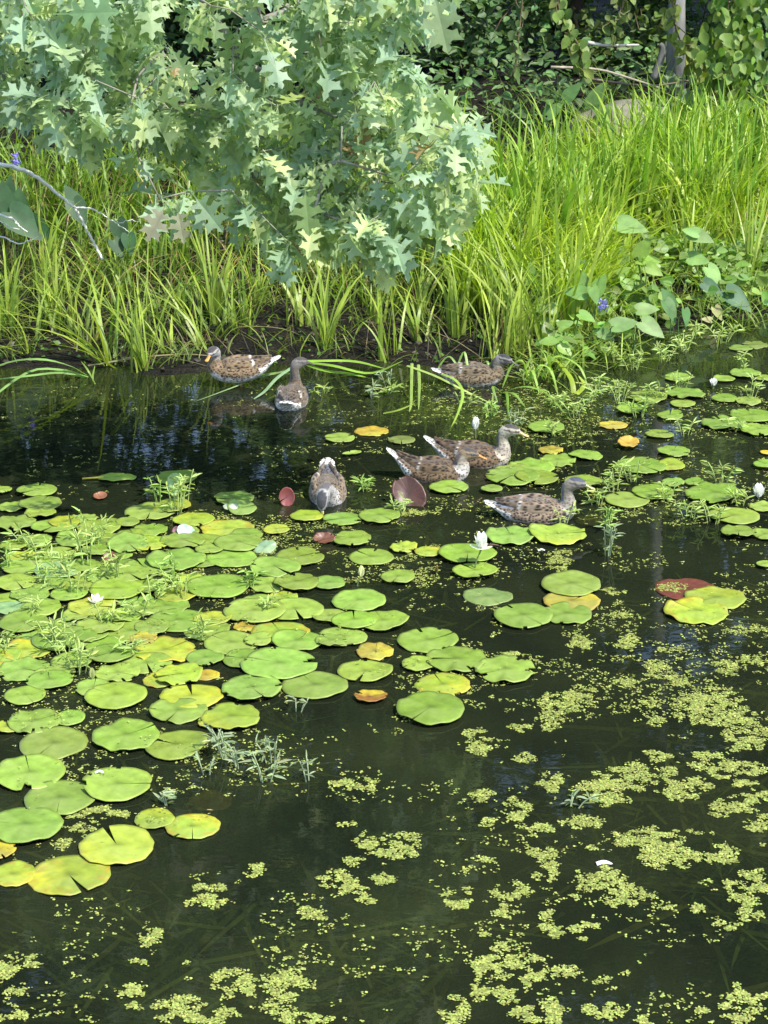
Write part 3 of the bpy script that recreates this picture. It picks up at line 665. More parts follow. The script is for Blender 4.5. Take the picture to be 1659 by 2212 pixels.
# ================================================================== oak
OT = [(.02, 0), (.07, .09), (.20, .05), (.29, .13), (.15, .19), (.06, .27), (.16, .33), (.30, .27), (.33, .37), (.45, .45), (.24, .47), (.07, .55), (.17, .61), (.27, .60), (.27, .71), (.35, .83),
      (.14, .78), (.06, .83), (.09, .91)]
def oak_template(bendk, fold):
    v = [(0, 0, 0), (0, .55, -bendk * .3), (0, 1, -bendk)]
    r = [(a, b, a * fold - bendk * b * b) for a, b in OT]; l = [(-a, b, a * fold - bendk * b * b) for a, b in OT]
    v += r; n = len(OT); v += l
    cut = 11
    f = [tuple([0] + [3 + i for i in range(cut)] + [1]), tuple([1] + [3 + i for i in range(cut - 1, n)] + [2]),
         tuple([0, 1] + [3 + n + i for i in range(cut - 1, -1, -1)]), tuple([1, 2] + [3 + n + i for i in range(n - 1, cut - 2, -1)])]
    k = len(v); v += [(-.012, -.32, .05), (.012, -.32, .05), (.012, 0, 0), (-.012, 0, 0)]; f.append((k, k + 1, k + 2, k + 3))
    return v, f
POLY = [(-80, -110), (975, -110), (935, 40), (900, 170), (915, 250), (1010, 275), (1045, 340), (1020, 430), (965, 475), (880, 500), (800, 555), (735, 510), (640, 545), (560, 485), (500, 390), (450, 400),
        (380, 375), (330, 290), (220, 290), (130, 300), (60, 230), (-80, 215)]
def inside(x, y):
    c = False; j = len(POLY) - 1
    for i in range(len(POLY)):
        xi, yi = POLY[i]; xj, yj = POLY[j]
        if (yi > y) != (yj > y) and x < (xj - xi) * (y - yi) / (yj - yi) + xi: c = not c
        j = i
    return c
cl = []
while len(cl) < 330:
    a, b = random.uniform(-80, 1050), random.uniform(-110, 560)
    if inside(a, b): cl.append(at_y(a, b - 25, random.uniform(9.6, 11.0)))
for a, b in [(345, 440), (400, 425), (180, 300), (620, 540), (770, 525), (1000, 285), (990, 350), (930, 470), (560, 470), (690, 470), (850, 490), (620, 530), (830, 530), (1015, 420), (985, 465), (930, 500), (300, 350), (500, 420), (520, 450)]: cl.append(at_y(a, b - 10, 9.9))
crown2 = []
while len(crown2) < 150:     # the part of the tree above and to the left of the view
    v = np.array([random.gauss(-5.3, 1.1), random.gauss(13.2, 1.1), random.uniform(3.6, 7.8)])
    if v[0] < -3.9 and abs(v[1] - 13.2) < 2.2: crown2.append(v)
oroot = np.array([-5.4, 14.6, float(terrain(-5.4, 14.6)) - .1])
oak = tag(empty('oak_tree', oroot), 'large oak whose lobed-leaf bough hangs over the pond at top left', 'tree')
nodes = [np.array(q, float) for q in [(-5.4, 14.6, oroot[2]), (-5.35, 14.5, 1.2), (-5.3, 14.3, 2.4), (-5.1, 13.9, 3.5), (-5.2, 13.7, 4.8), (-5.3, 13.5, 6.2), (-4.4, 13.2, 3.6), (-3.6, 12.6, 3.5), (-2.8, 12.0, 3.2), (-2.0, 11.6, 2.95), (-1.2, 11.3, 2.8), (-.5, 11.1, 2.6), (.1, 10.9, 2.4)]]
par = [-1, 0, 1, 2, 3, 4, 3, 6, 7, 8, 9, 10, 11]; isleaf = [False] * 13
allc = cl + crown2; allc.sort(key=lambda c: np.linalg.norm(c - np.array([-5.2, 13.8, 3.5])))
for c in allc:
    best, bi = 1e9, 0
    for i, q in enumerate(nodes):
        if i < 2: continue
        d = np.linalg.norm(q - c) + .25 * abs(min(0, q[2] - c[2]))
        if d < best: best, bi = d, i
    if best > .25:
        mid = (nodes[bi] * .5 + c * .5) + np.array([random.uniform(-.05, .05), random.uniform(-.05, .05), .05]); nodes.append(mid); par.append(bi); isleaf.append(False); bi = len(nodes) - 1
    nodes.append(c); par.append(bi); isleaf.append(True)
cnt = [1] * len(nodes)
for i in range(len(nodes) - 1, 0, -1): cnt[par[i]] += cnt[i]
bm_ = MB()
for i in range(1, len(nodes)):
    kf = .0015 if (nodes[i][0] > -3.8 and nodes[i][2] < 3.5) else .0035; r0 = kf * cnt[par[i]] ** .62; r1 = kf * cnt[i] ** .62
    r0, r1 = max(r0, .0032), max(r1, .0026)
    tube(bm_, [nodes[par[i]] - oroot, nodes[i] - oroot], [min(r0, r1 * 1.7, .26), min(r1, .24)], (.22, .21, .17) if r1 < .02 else (.22, .21, .19), 6 if r1 < .03 else 10)
bm_.build('trunk', M_BARK, oak)
fm = MB()
for var in range(4):
    tv, tf = oak_template([.10, .28, .5, .2][var], [.2, .5, .8, -.2][var]); tv = [(a * [1, .82, 1.1, .9][var], b, c) for a, b, c in tv]
    Ts, Ax, Hn, Sz, Cc = [], [], [], [], []
    for ci, c in enumerate(allc):
        far = c[0] < -3.9
        k = random.choice([1, 2]) if not far else random.choice([1, 1, 2])
        for q in range(k + (1 if var in (1, 3) and not far else 0)):
            az = random.uniform(0, 6.283); pit = random.uniform(-1.4, -.3) if random.random() < .82 else random.uniform(-.1, .5)
            Ax.append((math.cos(az) * math.cos(pit), math.sin(az) * math.cos(pit), math.sin(pit)))
            Hn.append((random.gauss(0, .35), -.25 + random.gauss(0, .35), 1.0))
            s = random.uniform(.12, .20) if random.random() < .7 else random.uniform(.065, .11); Sz.append(s)
            Ts.append(c - oroot + np.array(Ax[-1]) * .3 * s + np.array([random.gauss(0, .02), random.gauss(0, .02), random.gauss(0, .015)]))
            u = random.random()
            base = (.30, .43, .27) if u < .4 else ((.39, .51, .26) if u < .78 else (.52, .61, .28))
            if random.random() < .015: base = (.28, .2, .08)
            Cc.append(np.array(base) * random.uniform(.85, 1.15))
    n = len(Ts)
    inst(fm, tv, tf, rot_frames(np.array(Ax), np.array(Hn), (RG.random(n) - .5) * 1.0), np.array(Ts), np.array(Sz), np.array(Cc))
# the big single leaf at the top edge of the bough and a few pale ones low down
for (a, b, s, ang, cc) in [(940, 0, .25, -75, (.22, .3, .14)), (425, 430, .2, -50, (.16, .26, .13)), (352, 455, .17, -120, (.36, .34, .22)), (385, 460, .15, -80, (.3, .3, .18)), (150, 30, .24, 5, (.16, .28, .12)), (660, 420, .2, -85, (.2, .3, .1))]:
    c = at_y(a, b, 9.35) - oroot; an = R(ang); tv, tf = oak_template(.1, .2)
    inst(fm, tv, tf, rot_frames(np.array([[math.cos(an), -.2, math.sin(an)]]), np.array([[0, -1, .5]]), np.zeros(1)), np.array([c]), np.array([s]), np.array([cc]))
fm.build('foliage', M_OAK, oak, smooth=False)

# bare lichen-covered branch
br = MB(); yb = 11.4
o0 = at_y(0, 354, yb)
def bline(pts, r0, r1, y=yb):
    P = spline([at_y(a, b, y + c) - o0 for a, b, c in pts], len(pts) * 5); P += (RG.random(P.shape) - .5) * .010
    tube(br, P, np.linspace(r0, r1, len(P)) * .72 * (1 + .25 * (RG.random(len(P)) - .5)), (.58, .58, .52), 7)
bline([(-500, 250, 2.4), (-300, 300, 1.2), (-90, 338, .3), (0, 354, 0), (46, 366, 0), (86, 388, 0), (123, 418, 0), (162, 450, 0)], .028, .010)
bline([(162, 450, 0), (178, 478, 0), (194, 508, 0), (208, 535, -.02), (222, 560, -.04)], .011, .010)
bline([(162, 450, 0), (197, 451, 0), (231, 469, 0), (255, 484, 0), (282, 504, 0)], .008, .003)
bline([(255, 484, 0), (278, 476, .02), (306, 479, .05)], .004, .003)
bline([(-200, 400, .6), (0, 464, .1), (30, 476, .1), (42, 490, .1), (61, 502, .1)], .010, .005)
bline([(-10, 464, .1), (0, 478, .1), (23, 491, .1), (44, 497, .1)], .005, .003)
bline([(-200, 440, .5), (0, 510, .1), (30, 524, .1), (58, 522, .1), (84, 510, .1)], .009, .003)
bo = br.build('bare_branch', M_BARK); bo.location = o0
tag(bo, 'bare white lichen-covered branch forking in from the left edge', 'branch')

# ================================================================== lily pads
# (crop x, crop y, half width, type): crops are regions of the photograph; type g green, y yellow-green, Y yellow edged, o orange, b bluish, s sunken
P5 = [(10,100,42,'g'),(160,102,85,'g'),(175,160,82,'g'),(50,168,55,'g'),(175,203,65,'g'),(65,243,88,'g'),(235,258,90,'g'),(278,240,68,'y'),(430,255,92,'g'),(762,45,92,'g'),(650,190,98,'g'),(740,170,90,'y'),
 (835,225,82,'y'),(1010,132,88,'g'),(1325,210,70,'y'),(1480,222,82,'g'),(1640,212,95,'g'),(1195,265,57,'y'),(980,262,108,'Y'),(552,238,52,'g'),(160,312,62,'g'),(570,290,72,'g'),(60,340,60,'g'),(330,315,85,'g'),
 (555,335,95,'g'),(655,330,85,'y'),(790,320,90,'g'),(1065,290,68,'g'),(1030,330,100,'g'),(1000,388,100,'g'),(905,360,55,'g'),(1297,385,108,'g'),(1520,312,88,'g'),(1605,385,95,'g'),(240,375,90,'g'),(95,430,82,'g'),
 (360,420,72,'g'),(250,440,95,'b'),(760,400,125,'g'),(622,428,100,'g'),(558,465,90,'g'),(1190,435,105,'g'),(1160,500,90,'g'),(1280,500,105,'g'),(1420,498,75,'g'),(70,500,92,'g'),(505,530,115,'g'),(640,505,90,'g'),
 (440,470,70,'g'),(940,515,130,'g'),(130,550,80,'g'),(300,550,80,'g'),(180,612,90,'g'),(50,600,70,'b'),(900,590,65,'s'),(105,675,102,'g'),(770,655,122,'g'),(920,650,78,'y'),(1100,625,122,'g'),(1275,612,122,'g'),
 (1425,640,78,'g'),(1550,575,120,'g'),(1530,665,98,'g'),(1655,665,112,'g'),(435,680,105,'g'),(565,705,112,'g'),(660,690,75,'g'),(1000,755,112,'g'),(1210,705,115,'Y'),(1115,750,60,'g'),(1285,750,105,'g'),(1480,730,108,'g'),
 (1430,752,70,'g'),(278,745,125,'g'),(108,785,102,'Y'),(712,785,132,'Y'),(480,810,95,'g'),(105,870,110,'g'),(235,890,85,'g'),(508,885,98,'g'),(215,920,90,'g'),(1205,853,150,'g'),(1360,938,142,'g'),(1088,955,133,'g'),
 (1578,878,116,'g'),(770,900,100,'y'),(690,912,72,'Y'),(110,985,95,'g'),(502,992,132,'g'),(830,985,130,'y'),(770,1050,120,'g'),(1000,1085,130,'y'),(910,1098,62,'Y'),(150,1097,125,'g'),(300,1082,75,'g'),(25,1120,65,'y'),
 (232,1190,155,'g'),(545,1163,150,'g'),(762,1198,146,'g'),(1060,680,48,'o'),(1222,556,60,'Y'),(620,738,60,'o'),(1620,792,88,'o'),(5,860,55,'Y'),(890,888,55,'o')]
P6 = [(280,85,84,'g'),(555,40,128,'g'),(465,95,48,'g'),(545,298,106,'g'),(750,290,122,'y'),(362,375,120,'g'),(394,448,100,'g'),(60,475,76,'g'),(448,548,104,'s2'),(808,508,140,'g'),(812,575,120,'o'),(600,642,137,'g'),
 (790,630,116,'g'),(190,745,135,'g'),(310,832,136,'g'),(150,850,74,'g'),(525,876,137,'g'),(255,932,118,'Y'),(200,1048,160,'g'),(1432,560,132,'y'),(1350,618,146,'Y'),(190,362,58,'Y'),(85,345,62,'y'),
 (862,60,78,'g'),(1160,110,96,'g'),(1050,138,102,'g'),(1246,68,48,'g'),(1338,68,46,'g'),(1430,115,130,'g'),(1510,205,108,'g'),(1530,282,80,'g'),(1640,165,62,'g'),(1645,290,62,'g'),(1645,420,38,'g')]
P4 = [(75,920,60,'s2'),(700,868,88,'g'),(870,985,78,'g'),(660,1088,100,'g'),(570,1060,110,'g'),(640,1035,105,'g'),(750,1005,85,'g'),(1190,897,60,'g'),(1250,972,76,'g'),(1110,1035,108,'g'),(1240,1032,64,'y'),(990,852,60,'o'),
 (720,965,58,'o'),(1235,815,60,'g'),(1070,790,72,'g'),(1270,650,58,'g'),(1470,740,60,'g'),(1572,752,56,'g'),(1560,635,72,'g'),(1470,655,45,'g'),(1470,850,108,'g'),(1590,815,104,'g'),(1620,880,92,'g'),(1640,650,46,'g'),
 (1600,505,60,'s2'),(1140,735,82,'g'),(1300,722,86,'g'),(1645,1032,52,'g'),(1120,610,70,'s'),(1540,520,52,'g'),(1290,760,60,'g')]
P3 = [(1467,912,68,'g')]
P7 = [(130,170,160,'g'),(260,275,166,'g'),(510,218,160,'g'),(668,365,90,'y'),(832,395,112,'Y'),(110,400,160,'g'),(505,480,174,'y'),(-10,500,85,'o'),(55,600,105,'Y'),(300,605,174,'Y')]
pads = [(0 + x / 2, 1015 + y / 2, r / 2, t) for x, y, r, t in P5] + [(829.5 + x / 2, 1015 + y / 2, r / 2, t) for x, y, r, t in P6] + \
       [(829.5 + x / 2, 493.8 + y / 2, r / 2, t) for x, y, r, t in P4] + [(x / 2, 493.8 + y / 2, r / 2, t) for x, y, r, t in P3] + [(x / 2, 1591 + y / 2, r / 2, t) for x, y, r, t in P7]
fill = []
for _ in range(900):
    x, y = random.uniform(0, 640), random.uniform(1120, 1500)
    if y > 1470 - .12 * x + 60 or (x > 480 and y < 1240): continue
    r = random.uniform(34, 52) * (.75 + .35 * (y - 1100) / 400)
    if all(math.hypot((x - a) / 1.0, (y - b) * 2.35) > .62 * (r + c) for a, b, c, _t in pads + fill): fill.append((x, y, r, 'g' if random.random() < .85 else 'y'))
    if len(fill) > 34: break
NP0 = len(pads); pads += fill
PC = {'g': (.17, .275, .04), 'y': (.23, .32, .035), 'Y': (.21, .31, .035), 'o': (.30, .25, .04), 'b': (.15, .28, .10), 's': (.05, .09, .02), 's2': (.14, .20, .05), 'r': (.16, .03, .022)}
def pad_mesh(mb, rad, typ, rough=.02, cup=0.0, lift=0.0, liftdir=0.0, color=None):
    seg, rings = 44, 7
    notch = random.uniform(0, 2 * math.pi); half = random.choice([.012, .02, .03, .05, .09])
    ph = [random.uniform(0, 6.28) for _ in range(4)]
    base = np.array(PC[typ] if color is None else color) * random.uniform(.8, 1.15)
    if color is None: base = base * np.array((random.uniform(.95, 1.2), 1, random.uniform(.8, 1.25)))
    yd = random.uniform(0, 6.28)
    V, C = [(0, 0, .0)], [base * .55]
    asp = random.uniform(.9, 1.06); wav = random.choice([.004, .008, .02, .04])
    for i in range(1, rings + 1):
        q = (i / rings) ** .8
        for j in range(seg):
            a = notch + half + (2 * math.pi - 2 * half) * j / (seg - 1)
            k = rad * q * (1 + rough * (math.sin(3 * a + ph[0]) * .6 + math.sin(7 * a + ph[1]) * .4 + .5 * math.sin(13 * a + ph[2])) * q)
            round_ = 1 - .07 * max(0, 1 - min(j, seg - 1 - j) / 2.5) * q
            x, y = k * round_ * math.cos(a) * asp, k * round_ * math.sin(a)
            z = cup * q * q * rad + .012 * rad * q * q * math.sin(5 * a + ph[3]) + .02 * rad * q ** 4 * math.sin(2 * a + ph[1])
            z += wav * rad * q ** 3 * math.sin(6 * a + ph[0]); z += wav * rad * q ** 3 * .6 * math.sin(11 * a + ph[2])
            if lift: z += lift * rad * max(0, q * math.cos(a - liftdir) - .25) ** 1.6
            V.append((x, y, z))
            c = base.copy()
            c = c * (1.0 + .10 * math.sin(a * 2 + ph[2]) * q)
            if typ in ('y', 'Y', 'o') or random.random() < .0:
                m = max(0, math.cos(a - yd)) * q
                nz = float(vnoise(x * 60 + ph[0] * 5, y * 60 + ph[1] * 5))
                k2 = {'y': .35, 'Y': .8, 'o': .9}[typ] * (m * 1.1 + nz * .8 - .45)
                k2 = min(1, max(0, k2)); c = c * (1 - k2) + np.array((.46, .42, .03)) * k2
                if typ in ('Y', 'o') and q > .75 and nz > .62: c = c * .4 + np.array((.30, .20, .03)) * .6
            if i == rings: c = c * np.array((1.05, .95, .9))
            if i == 1: c = c * .9
            C.append(c)
    Fc = []
    bites = {}
    for _ in range(random.choice([0, 0, 1, 2, 3])):
        bj = random.randrange(seg - 3); bl = random.choice([1, 1, 2, 3])
        for q_ in range(random.choice([1, 1, 2])): bites.setdefault(bj + q_, 0); bites[bj + q_] = max(bites[bj + q_], bl if q_ == 0 else max(1, bl - 1))
    for j in range(seg - 1):
        Fc.append((0, 1 + j, 2 + j))
        for i in range(rings - 1 - bites.get(j, 0)):
            a = 1 + i * seg + j; Fc.append((a, a + seg, a + seg + 1, a + 1))
    n = len(V); th = .0035     # underside: pads have a little thickness at the rim
    V2 = [(x, y, z - th) for x, y, z in V]; Fr = []
    rim = [1 + (rings - 1) * seg + j for j in range(seg)]
    for j in range(seg - 1):
        if j in bites: continue
        Fr.append((rim[j], rim[j] + n, rim[j + 1] + n, rim[j + 1]))
    C = [np.append(c, 0.0 if (color is not None and RED(color)) else 1.0) for c in C]
    C2 = [c * np.array((.7, .7, .7, 1)) for c in C]
    mb.add(V + V2, Fc + [tuple(reversed([q + n for q in f])) for f in Fc] + Fr, np.array(C + C2))
items = []
for (x, y, r, t) in pads:
    depth = on_z(x, y)[1] / math.cos(math.atan2(H, on_z(x, y)[1])) ; rw = r / F * math.hypot(H, on_z(x, y)[1])
    size = 'small ' if rw < .095 else ('large ' if rw > .14 else '')
    nm = {'g': 'green lily pad', 'y': 'yellow-tinged lily pad', 'Y': 'yellow-rimmed lily pad', 'o': 'orange-yellow dying lily pad', 'b': 'blue-green lily pad', 's': 'dark sunken lily pad', 's2': 'dull olive lily pad'}[t]
    items.append((size + nm, (x, y)))
plabs = place_labels(items)
PADW = []
for k, ((x, y, r, t), lb) in enumerate(zip(pads, plabs)):
    p = on_z(x, y); rw = r / F * math.hypot(H, p[1]) * (1.07 if (x < 620 and 1080 < y < 1500) else 1.0)
    mb = MB(); lift = random.choice([0, 0, 0, .12, .25]) if t in 'gy' else 0
    pad_mesh(mb, rw, t, rough=.012 if t == 'g' else .03, lift=lift, liftdir=random.uniform(0, 6.28))
    o = mb.build('lily_pad', M_PAD); z = random.uniform(.006, .022) * (.5 if k >= NP0 else 1) + (.004 if t in 'gyb' else -.003)
    if t == 's': z = -.03
    o.location = (p[0], p[1], z); o.rotation_euler = (random.uniform(-.025, .025), random.uniform(-.025, .025), 0)
    tag(o, lb, 'lily pad', 'water lily pads floating on the pond')
    PADW.append((p[0], p[1], rw))

RED = lambda c: c[0] > c[1] * 1.3 and c[0] < .3
def special_pad(label, x, y, rpx, color, rx=0, ry=0, rz=0, z=.01, cup=0, lift=0, liftdir=0, sy=1, typ='g'):
    p = on_z(x, y); rw = rpx / F * math.hypot(H, p[1]); mb = MB()
    pad_mesh(mb, rw, typ, rough=.02, cup=cup, lift=lift, liftdir=liftdir, color=color)
    o = mb.build('lily_pad', M_PAD); o.location = (p[0], p[1], z); o.rotation_euler = (rx, ry, rz); o.scale = (1, sy, 1)
    return tag(o, label, 'lily pad', 'water lily pads floating on the pond')
special_pad('big dark red lily pad standing upright beside the feeding ducks', 884, 1087, 36, (.050, .018, .012), rx=R(50), ry=R(-34), rz=R(20), z=.055, cup=.16, sy=1.2, lift=.35, liftdir=2.2)
special_pad('small pinkish red lily pad standing upright left of the bowing duck', 620, 1090, 17, (.22, .055, .05), rx=R(75), z=.045, cup=.3, sy=1.25)
special_pad('dark red lily pad just under water behind the yellow pads at right', 1480, 1272, 64, (.11, .03, .02), z=.003)
special_pad('reddish brown rotting lily pad in front of the bowing duck', 700, 1172, 26, (.13, .05, .03), rx=R(30), z=.02, cup=.2, sy=.6)
special_pad('dull red sunken lily pad under the rotting one', 706, 1192, 30, (.15, .04, .025), z=-.003)
special_pad('small brown floating leaf alone on open water at left', 217, 1078, 14, (.24, .10, .05), rx=R(15), z=.012, cup=.4)
special_pad('blue-white folded lily pad below the tall weed', 402, 1160, 20, (.26, .37, .31), rx=R(50), ry=R(25), z=.03, cup=.12, sy=.8)  # pale bluish base colour
special_pad('mauve underside of a folded lily pad beside the blue-white one', 384, 1158, 12, (.22, .10, .12), rx=R(60), ry=R(-30), z=.025, cup=.3)
special_pad('pale green lily pad stacked in front of its darker twin', 524, 1104, 34, (.20, .31, .07), z=.02, rx=R(6), lift=.5, liftdir=2.6)
special_pad('white rolled-over half of the lily pad near the two stacked pads', 498, 1104, 18, (.40, .46, .34), rx=R(16), z=.035, cup=-.2, sy=.7)
special_pad('blue-grey dome-shaped lily pad between green ones', 573, 1190, 26, (.19, .29, .17), rx=R(24), ry=R(-16), rz=R(30), z=.022, cup=-.10, sy=.75)
special_pad('long narrow tilted lily pad at the left with a yellow stalk', 253, 1034, 41, (.20, .32, .04), sy=.62, z=.012)
special_pad('upright bluish lily pad behind the tall weed sprig', 378, 1065, 20, (.22, .38, .12), rx=R(55), z=.05, sy=1.3, cup=.15)
special_pad('thin tilted lily pad edge on open water beyond the bowing duck', 760, 984, 22, (.24, .34, .06), sy=.5, rz=R(25), z=.012, cup=.15)
special_pad('ragged orange lily pad on dark water behind the bowing duck', 803, 933, 36, (.32, .22, .03), z=.006, typ='o')
special_pad('tan curled lily pad alone among the far right pads', 1357, 968, 24, (.40, .26, .04), z=.03, cup=.25, rx=R(12))
special_pad('ochre submerged lily pad below the bill of the nearest duck', 1272, 1122, 30, (.34, .26, .05), z=-.004)
special_pad('orange and brown half-sunken lily pad beside the two yellow-green ones', 455, 1728, 46, (.30, .16, .02), z=-.003, typ='o')
special_pad('dark brown sunken lily pad under the orange one', 425, 1745, 50, (.06, .035, .02), z=-.015)
special_pad('brown orange-centred curled lily pad at the edge of open water', 800, 1508, 38, (.24, .10, .03), z=.006, cup=.12, rx=R(-6), typ='o')
special_pad('rust-stained sunken lily pad left of the bare water', 462, 1460, 30, (.22, .09, .03), z=-.003)
special_pad('brown shrivelled lily pad among the left weeds', 238, 1215, 16, (.14, .06, .03), rx=R(30), z=.02, cup=.4)
special_pad('translucent brown lily pad just below the surface behind the dying yellow pad', 1535, 1335, 48, (.10, .05, .03), z=-.012)
special_pad('yellow-orange lily pad at the right edge', 1655, 980, 14, (.45, .32, .03), z=.012)
special_pad('brown lily pad cupped against the open lily', 1062, 1187, 16, (.12, .08, .06), rx=R(-30), z=.012, cup=.3)
yst = MB(); tube(yst, [(0, 0, 0), (.03, .0, .004), (.08, .01, .006)], .006, (.45, .36, .05), 6); o = yst.build('loose_stalk', M_STEM); o.location = on_z(178, 1034, .006)
o.scale = (1.5, 1, 1); tag(o, 'short yellow stalk floating left of the narrow lily pad', 'stalk')

# ================================================================== water lily flowers and buds
def petal_v(L, wd, open_, curl):
    pts, f = [], []
    n = 7
    for i in range(n):
        t = i / (n - 1); hw = wd * math.sin(math.pi * min(1, .12 + .86 * t)) ** .8 * (.5 if i == 0 else 1)
        rr = L * (math.sin(open_) * t + curl * t * t); zz = L * math.cos(open_) * t
        for s in (-1, 0, 1): pts.append((rr - (0 if s else .18 * hw), s * hw, zz))
    for i in range(n - 1):
        for s in (0, 1): a = 3 * i + s; f.append((a, a + 1, a + 4, a + 3))
    return np.array(pts), f
def flower(label, x, y, hz, L, opens, bend=(0, 0), col=(.86, .87, .80), name='water_lily', stemcol=(.10, .13, .05)):
    p = on_z(x, y); root = tag(empty(name, p), label, 'water lily' if name == 'water_lily' else 'flower bud', 'water lily flowers and buds')
    head = np.array([bend[0], bend[1], hz])
    st = MB(); tube(st, spline([(0, 0, -.03), (bend[0] * .1, bend[1] * .1, hz * .35), head - (0, 0, .005)], 8), .0045, stemcol, 7); st.build('stem', M_STEM, root)
    for (num, op, cu, sc, c) in opens:
        for k in range(num):
            pm = MB(); v, f = petal_v(L * sc, L * .24, op, cu); a = 2 * math.pi * (k + random.uniform(-.1, .1)) / num + sc * 3
            ca, sa = math.cos(a), math.sin(a); v = np.stack([v[:, 0] * ca - v[:, 1] * sa, v[:, 0] * sa + v[:, 1] * ca, v[:, 2]], 1) + head
            pm.add(v, f, c); pm.build('petal', M_PETAL, root)
    return root
Wh = (.86, .87, .80); Sg = (.42, .48, .22)
flower('open white water lily standing on a dark stem above two pads', 1026, 1234, .115, .085, [(4, R(78), -.25, .95, (.8, .82, .62)), (6, R(32), -.12, 1.0, Wh), (6, R(14), .0, 1.05, Wh)], bend=(.03, .02))
flower('pale yellowish closed flower bud on a bent brown stem in the left mass', 772, 1266, .05, .062, [(5, R(20), -.25, 1.0, (.74, .74, .42)), (4, R(12), -.2, .9, (.78, .78, .5))], bend=(.02, 0), name='flower_bud')
flower('white bud on a thin stem right behind the feeding ducks', 1027, 946, .055, .085, [(5, R(24), -.25, 1.0, Wh), (5, R(12), -.1, .95, Wh)], name='flower_bud')
flower('small white bud among the far lily pads on the right', 1541, 840, .02, .06, [(6, R(42), -.2, 1.0, Wh), (5, R(15), -.1, .95, Wh)], name='flower_bud')
flower('round white bud close to the right edge of the view', 1638, 1078, .01, .085, [(6, R(40), -.25, 1.0, Wh), (6, R(18), -.1, 1.0, Wh)], name='flower_bud')
flower('greenish closed bud low among the left weeds', 200, 1475, .02, .055, [(4, R(18), -.25, 1.0, (.46, .5, .2)), (3, R(10), -.15, .95, (.5, .55, .25))], name='flower_bud')
flower('tiny brown bud just under the ragged yellow pad', 943, 1240, .01, .035, [(4, R(18), -.25, 1.0, (.25, .16, .05))], name='flower_bud')
flower('half-open white flower tipped over in the left weed bed', 208, 1308, .01, .06, [(5, R(60), -.2, 1.0, (.76, .74, .64)), (4, R(30), -.1, .9, Wh)])
fe = MB(); ribbon(fe, [(-.028, 0, .004), (0, .004, .010), (.03, -.002, .005)], .018, (.75, .75, .72)); o = fe.build('feather', M_PETAL); o.location = on_z(1305, 1868, .002)
tag(o, 'small white feather floating on the duckweed', 'feather')
for (x, y, lb) in [(1170, 1190, 'short white down feather on dark water right of the lily'), (215, 1670, 'greyish white feather caught on a lily pad at the left'), (2, 660, 'tiny white flower at the left edge of the bank'), (130, 618, 'small white feather lying on the left bank')]:
    fe = MB(); ribbon(fe, [(-.018, 0, .002), (0, .004, .008), (.018, 0, .003)], .012, (.72, .72, .7)); o = fe.build('feather', M_PETAL)
    o.location = (on_z(x, y, .026) if y > 900 else G(x, y) + np.array([0, 0, .05])); tag(o, lb, 'feather')

# ================================================================== emergent weeds: slender pale-leaved sprigs
SPR = [  # x, y, stems, height, spread, tone
 (380,1112,5,.24,.10,0),(398,1090,4,.20,.12,0),(345,1090,3,.14,.08,1),(60,1180,3,.12,.1,0),(90,1210,4,.14,.1,0),(130,1250,5,.16,.12,0),(190,1225,4,.2,.1,0),(205,1180,4,.2,.08,0),(160,1290,4,.14,.12,0),(90,1270,4,.12,.12,0),
 (250,1250,4,.16,.1,0),(20,1230,3,.14,.1,1),(330,1300,3,.12,.1,0),(375,1260,4,.14,.12,1),(395,1290,4,.12,.1,0),(300,1330,3,.1,.1,0),(140,1410,5,.14,.12,0),(170,1450,6,.14,.12,0),(110,1390,4,.12,.1,0),(230,1350,3,.1,.1,0),
 (60,1330,3,.1,.1,0),(430,1380,3,.1,.08,0),(495,1640,5,.13,.10,2),(520,1655,4,.10,.09,2),(450,1675,2,.09,.06,2),(575,1690,4,.12,.09,2),(590,1650,4,.12,.08,2),(670,1690,2,.14,.05,2),(365,1740,2,.07,.05,2),
 (575,1320,3,.08,.08,0),(540,1270,3,.1,.08,1),(1310,1200,4,.16,.05,2),(1310,1150,3,.12,.06,1),(1215,1130,4,.09,.08,0),(1180,1122,3,.08,.06,0),(1290,1090,4,.12,.1,0),(1330,1060,4,.12,.1,0),(1370,1040,5,.12,.12,0),
 (1440,1080,4,.1,.12,0),(1490,1120,4,.12,.12,0),(1540,1130,4,.12,.1,0),(1560,1050,4,.12,.1,0),(1600,1090,4,.1,.1,0),(1380,900,5,.14,.1,1),(1340,870,5,.12,.12,0),(1300,850,5,.12,.12,0),(1420,860,5,.12,.12,0),
 (1370,800,5,.12,.12,0),(1430,780,6,.12,.14,0),(1480,760,6,.12,.14,0),(1330,780,5,.12,.12,0),(1270,870,5,.1,.1,0),(1240,900,4,.1,.1,0),(1200,880,5,.1,.1,0),(1110,920,4,.1,.08,2),(1060,900,4,.1,.1,1),(1000,880,4,.08,.1,0),
 (1500,730,5,.12,.12,0),(1560,740,5,.12,.12,0),(1600,800,4,.12,.1,0),(1470,840,4,.12,.1,0),(1140,830,4,.1,.1,0),(840,830,4,.1,.08,2),(800,860,3,.1,.06,2),(830,850,4,.08,.1,0),(790,1060,4,.08,.06,1),(1230,1745,3,.05,.08,2),
 (1200,940,3,.08,.08,0),(1620,860,4,.12,.1,0),(700,850,3,.05,.1,0),(1480,940,3,.1,.1,0),(1580,930,3,.1,.1,0),(860,1110,3,.08,.08,0),(640,1540,2,.06,.05,2),(20,1410,3,.1,.08,0),(265,1420,4,.08,.08,0)]
items = [(['light green water weed', 'bright leafy water weed', 'pale slender water weed'][s[5]], (s[0], s[1])) for s in SPR]
slabs = place_labels(items)
SC = [(.34, .44, .13), (.28, .42, .10), (.27, .34, .19)]
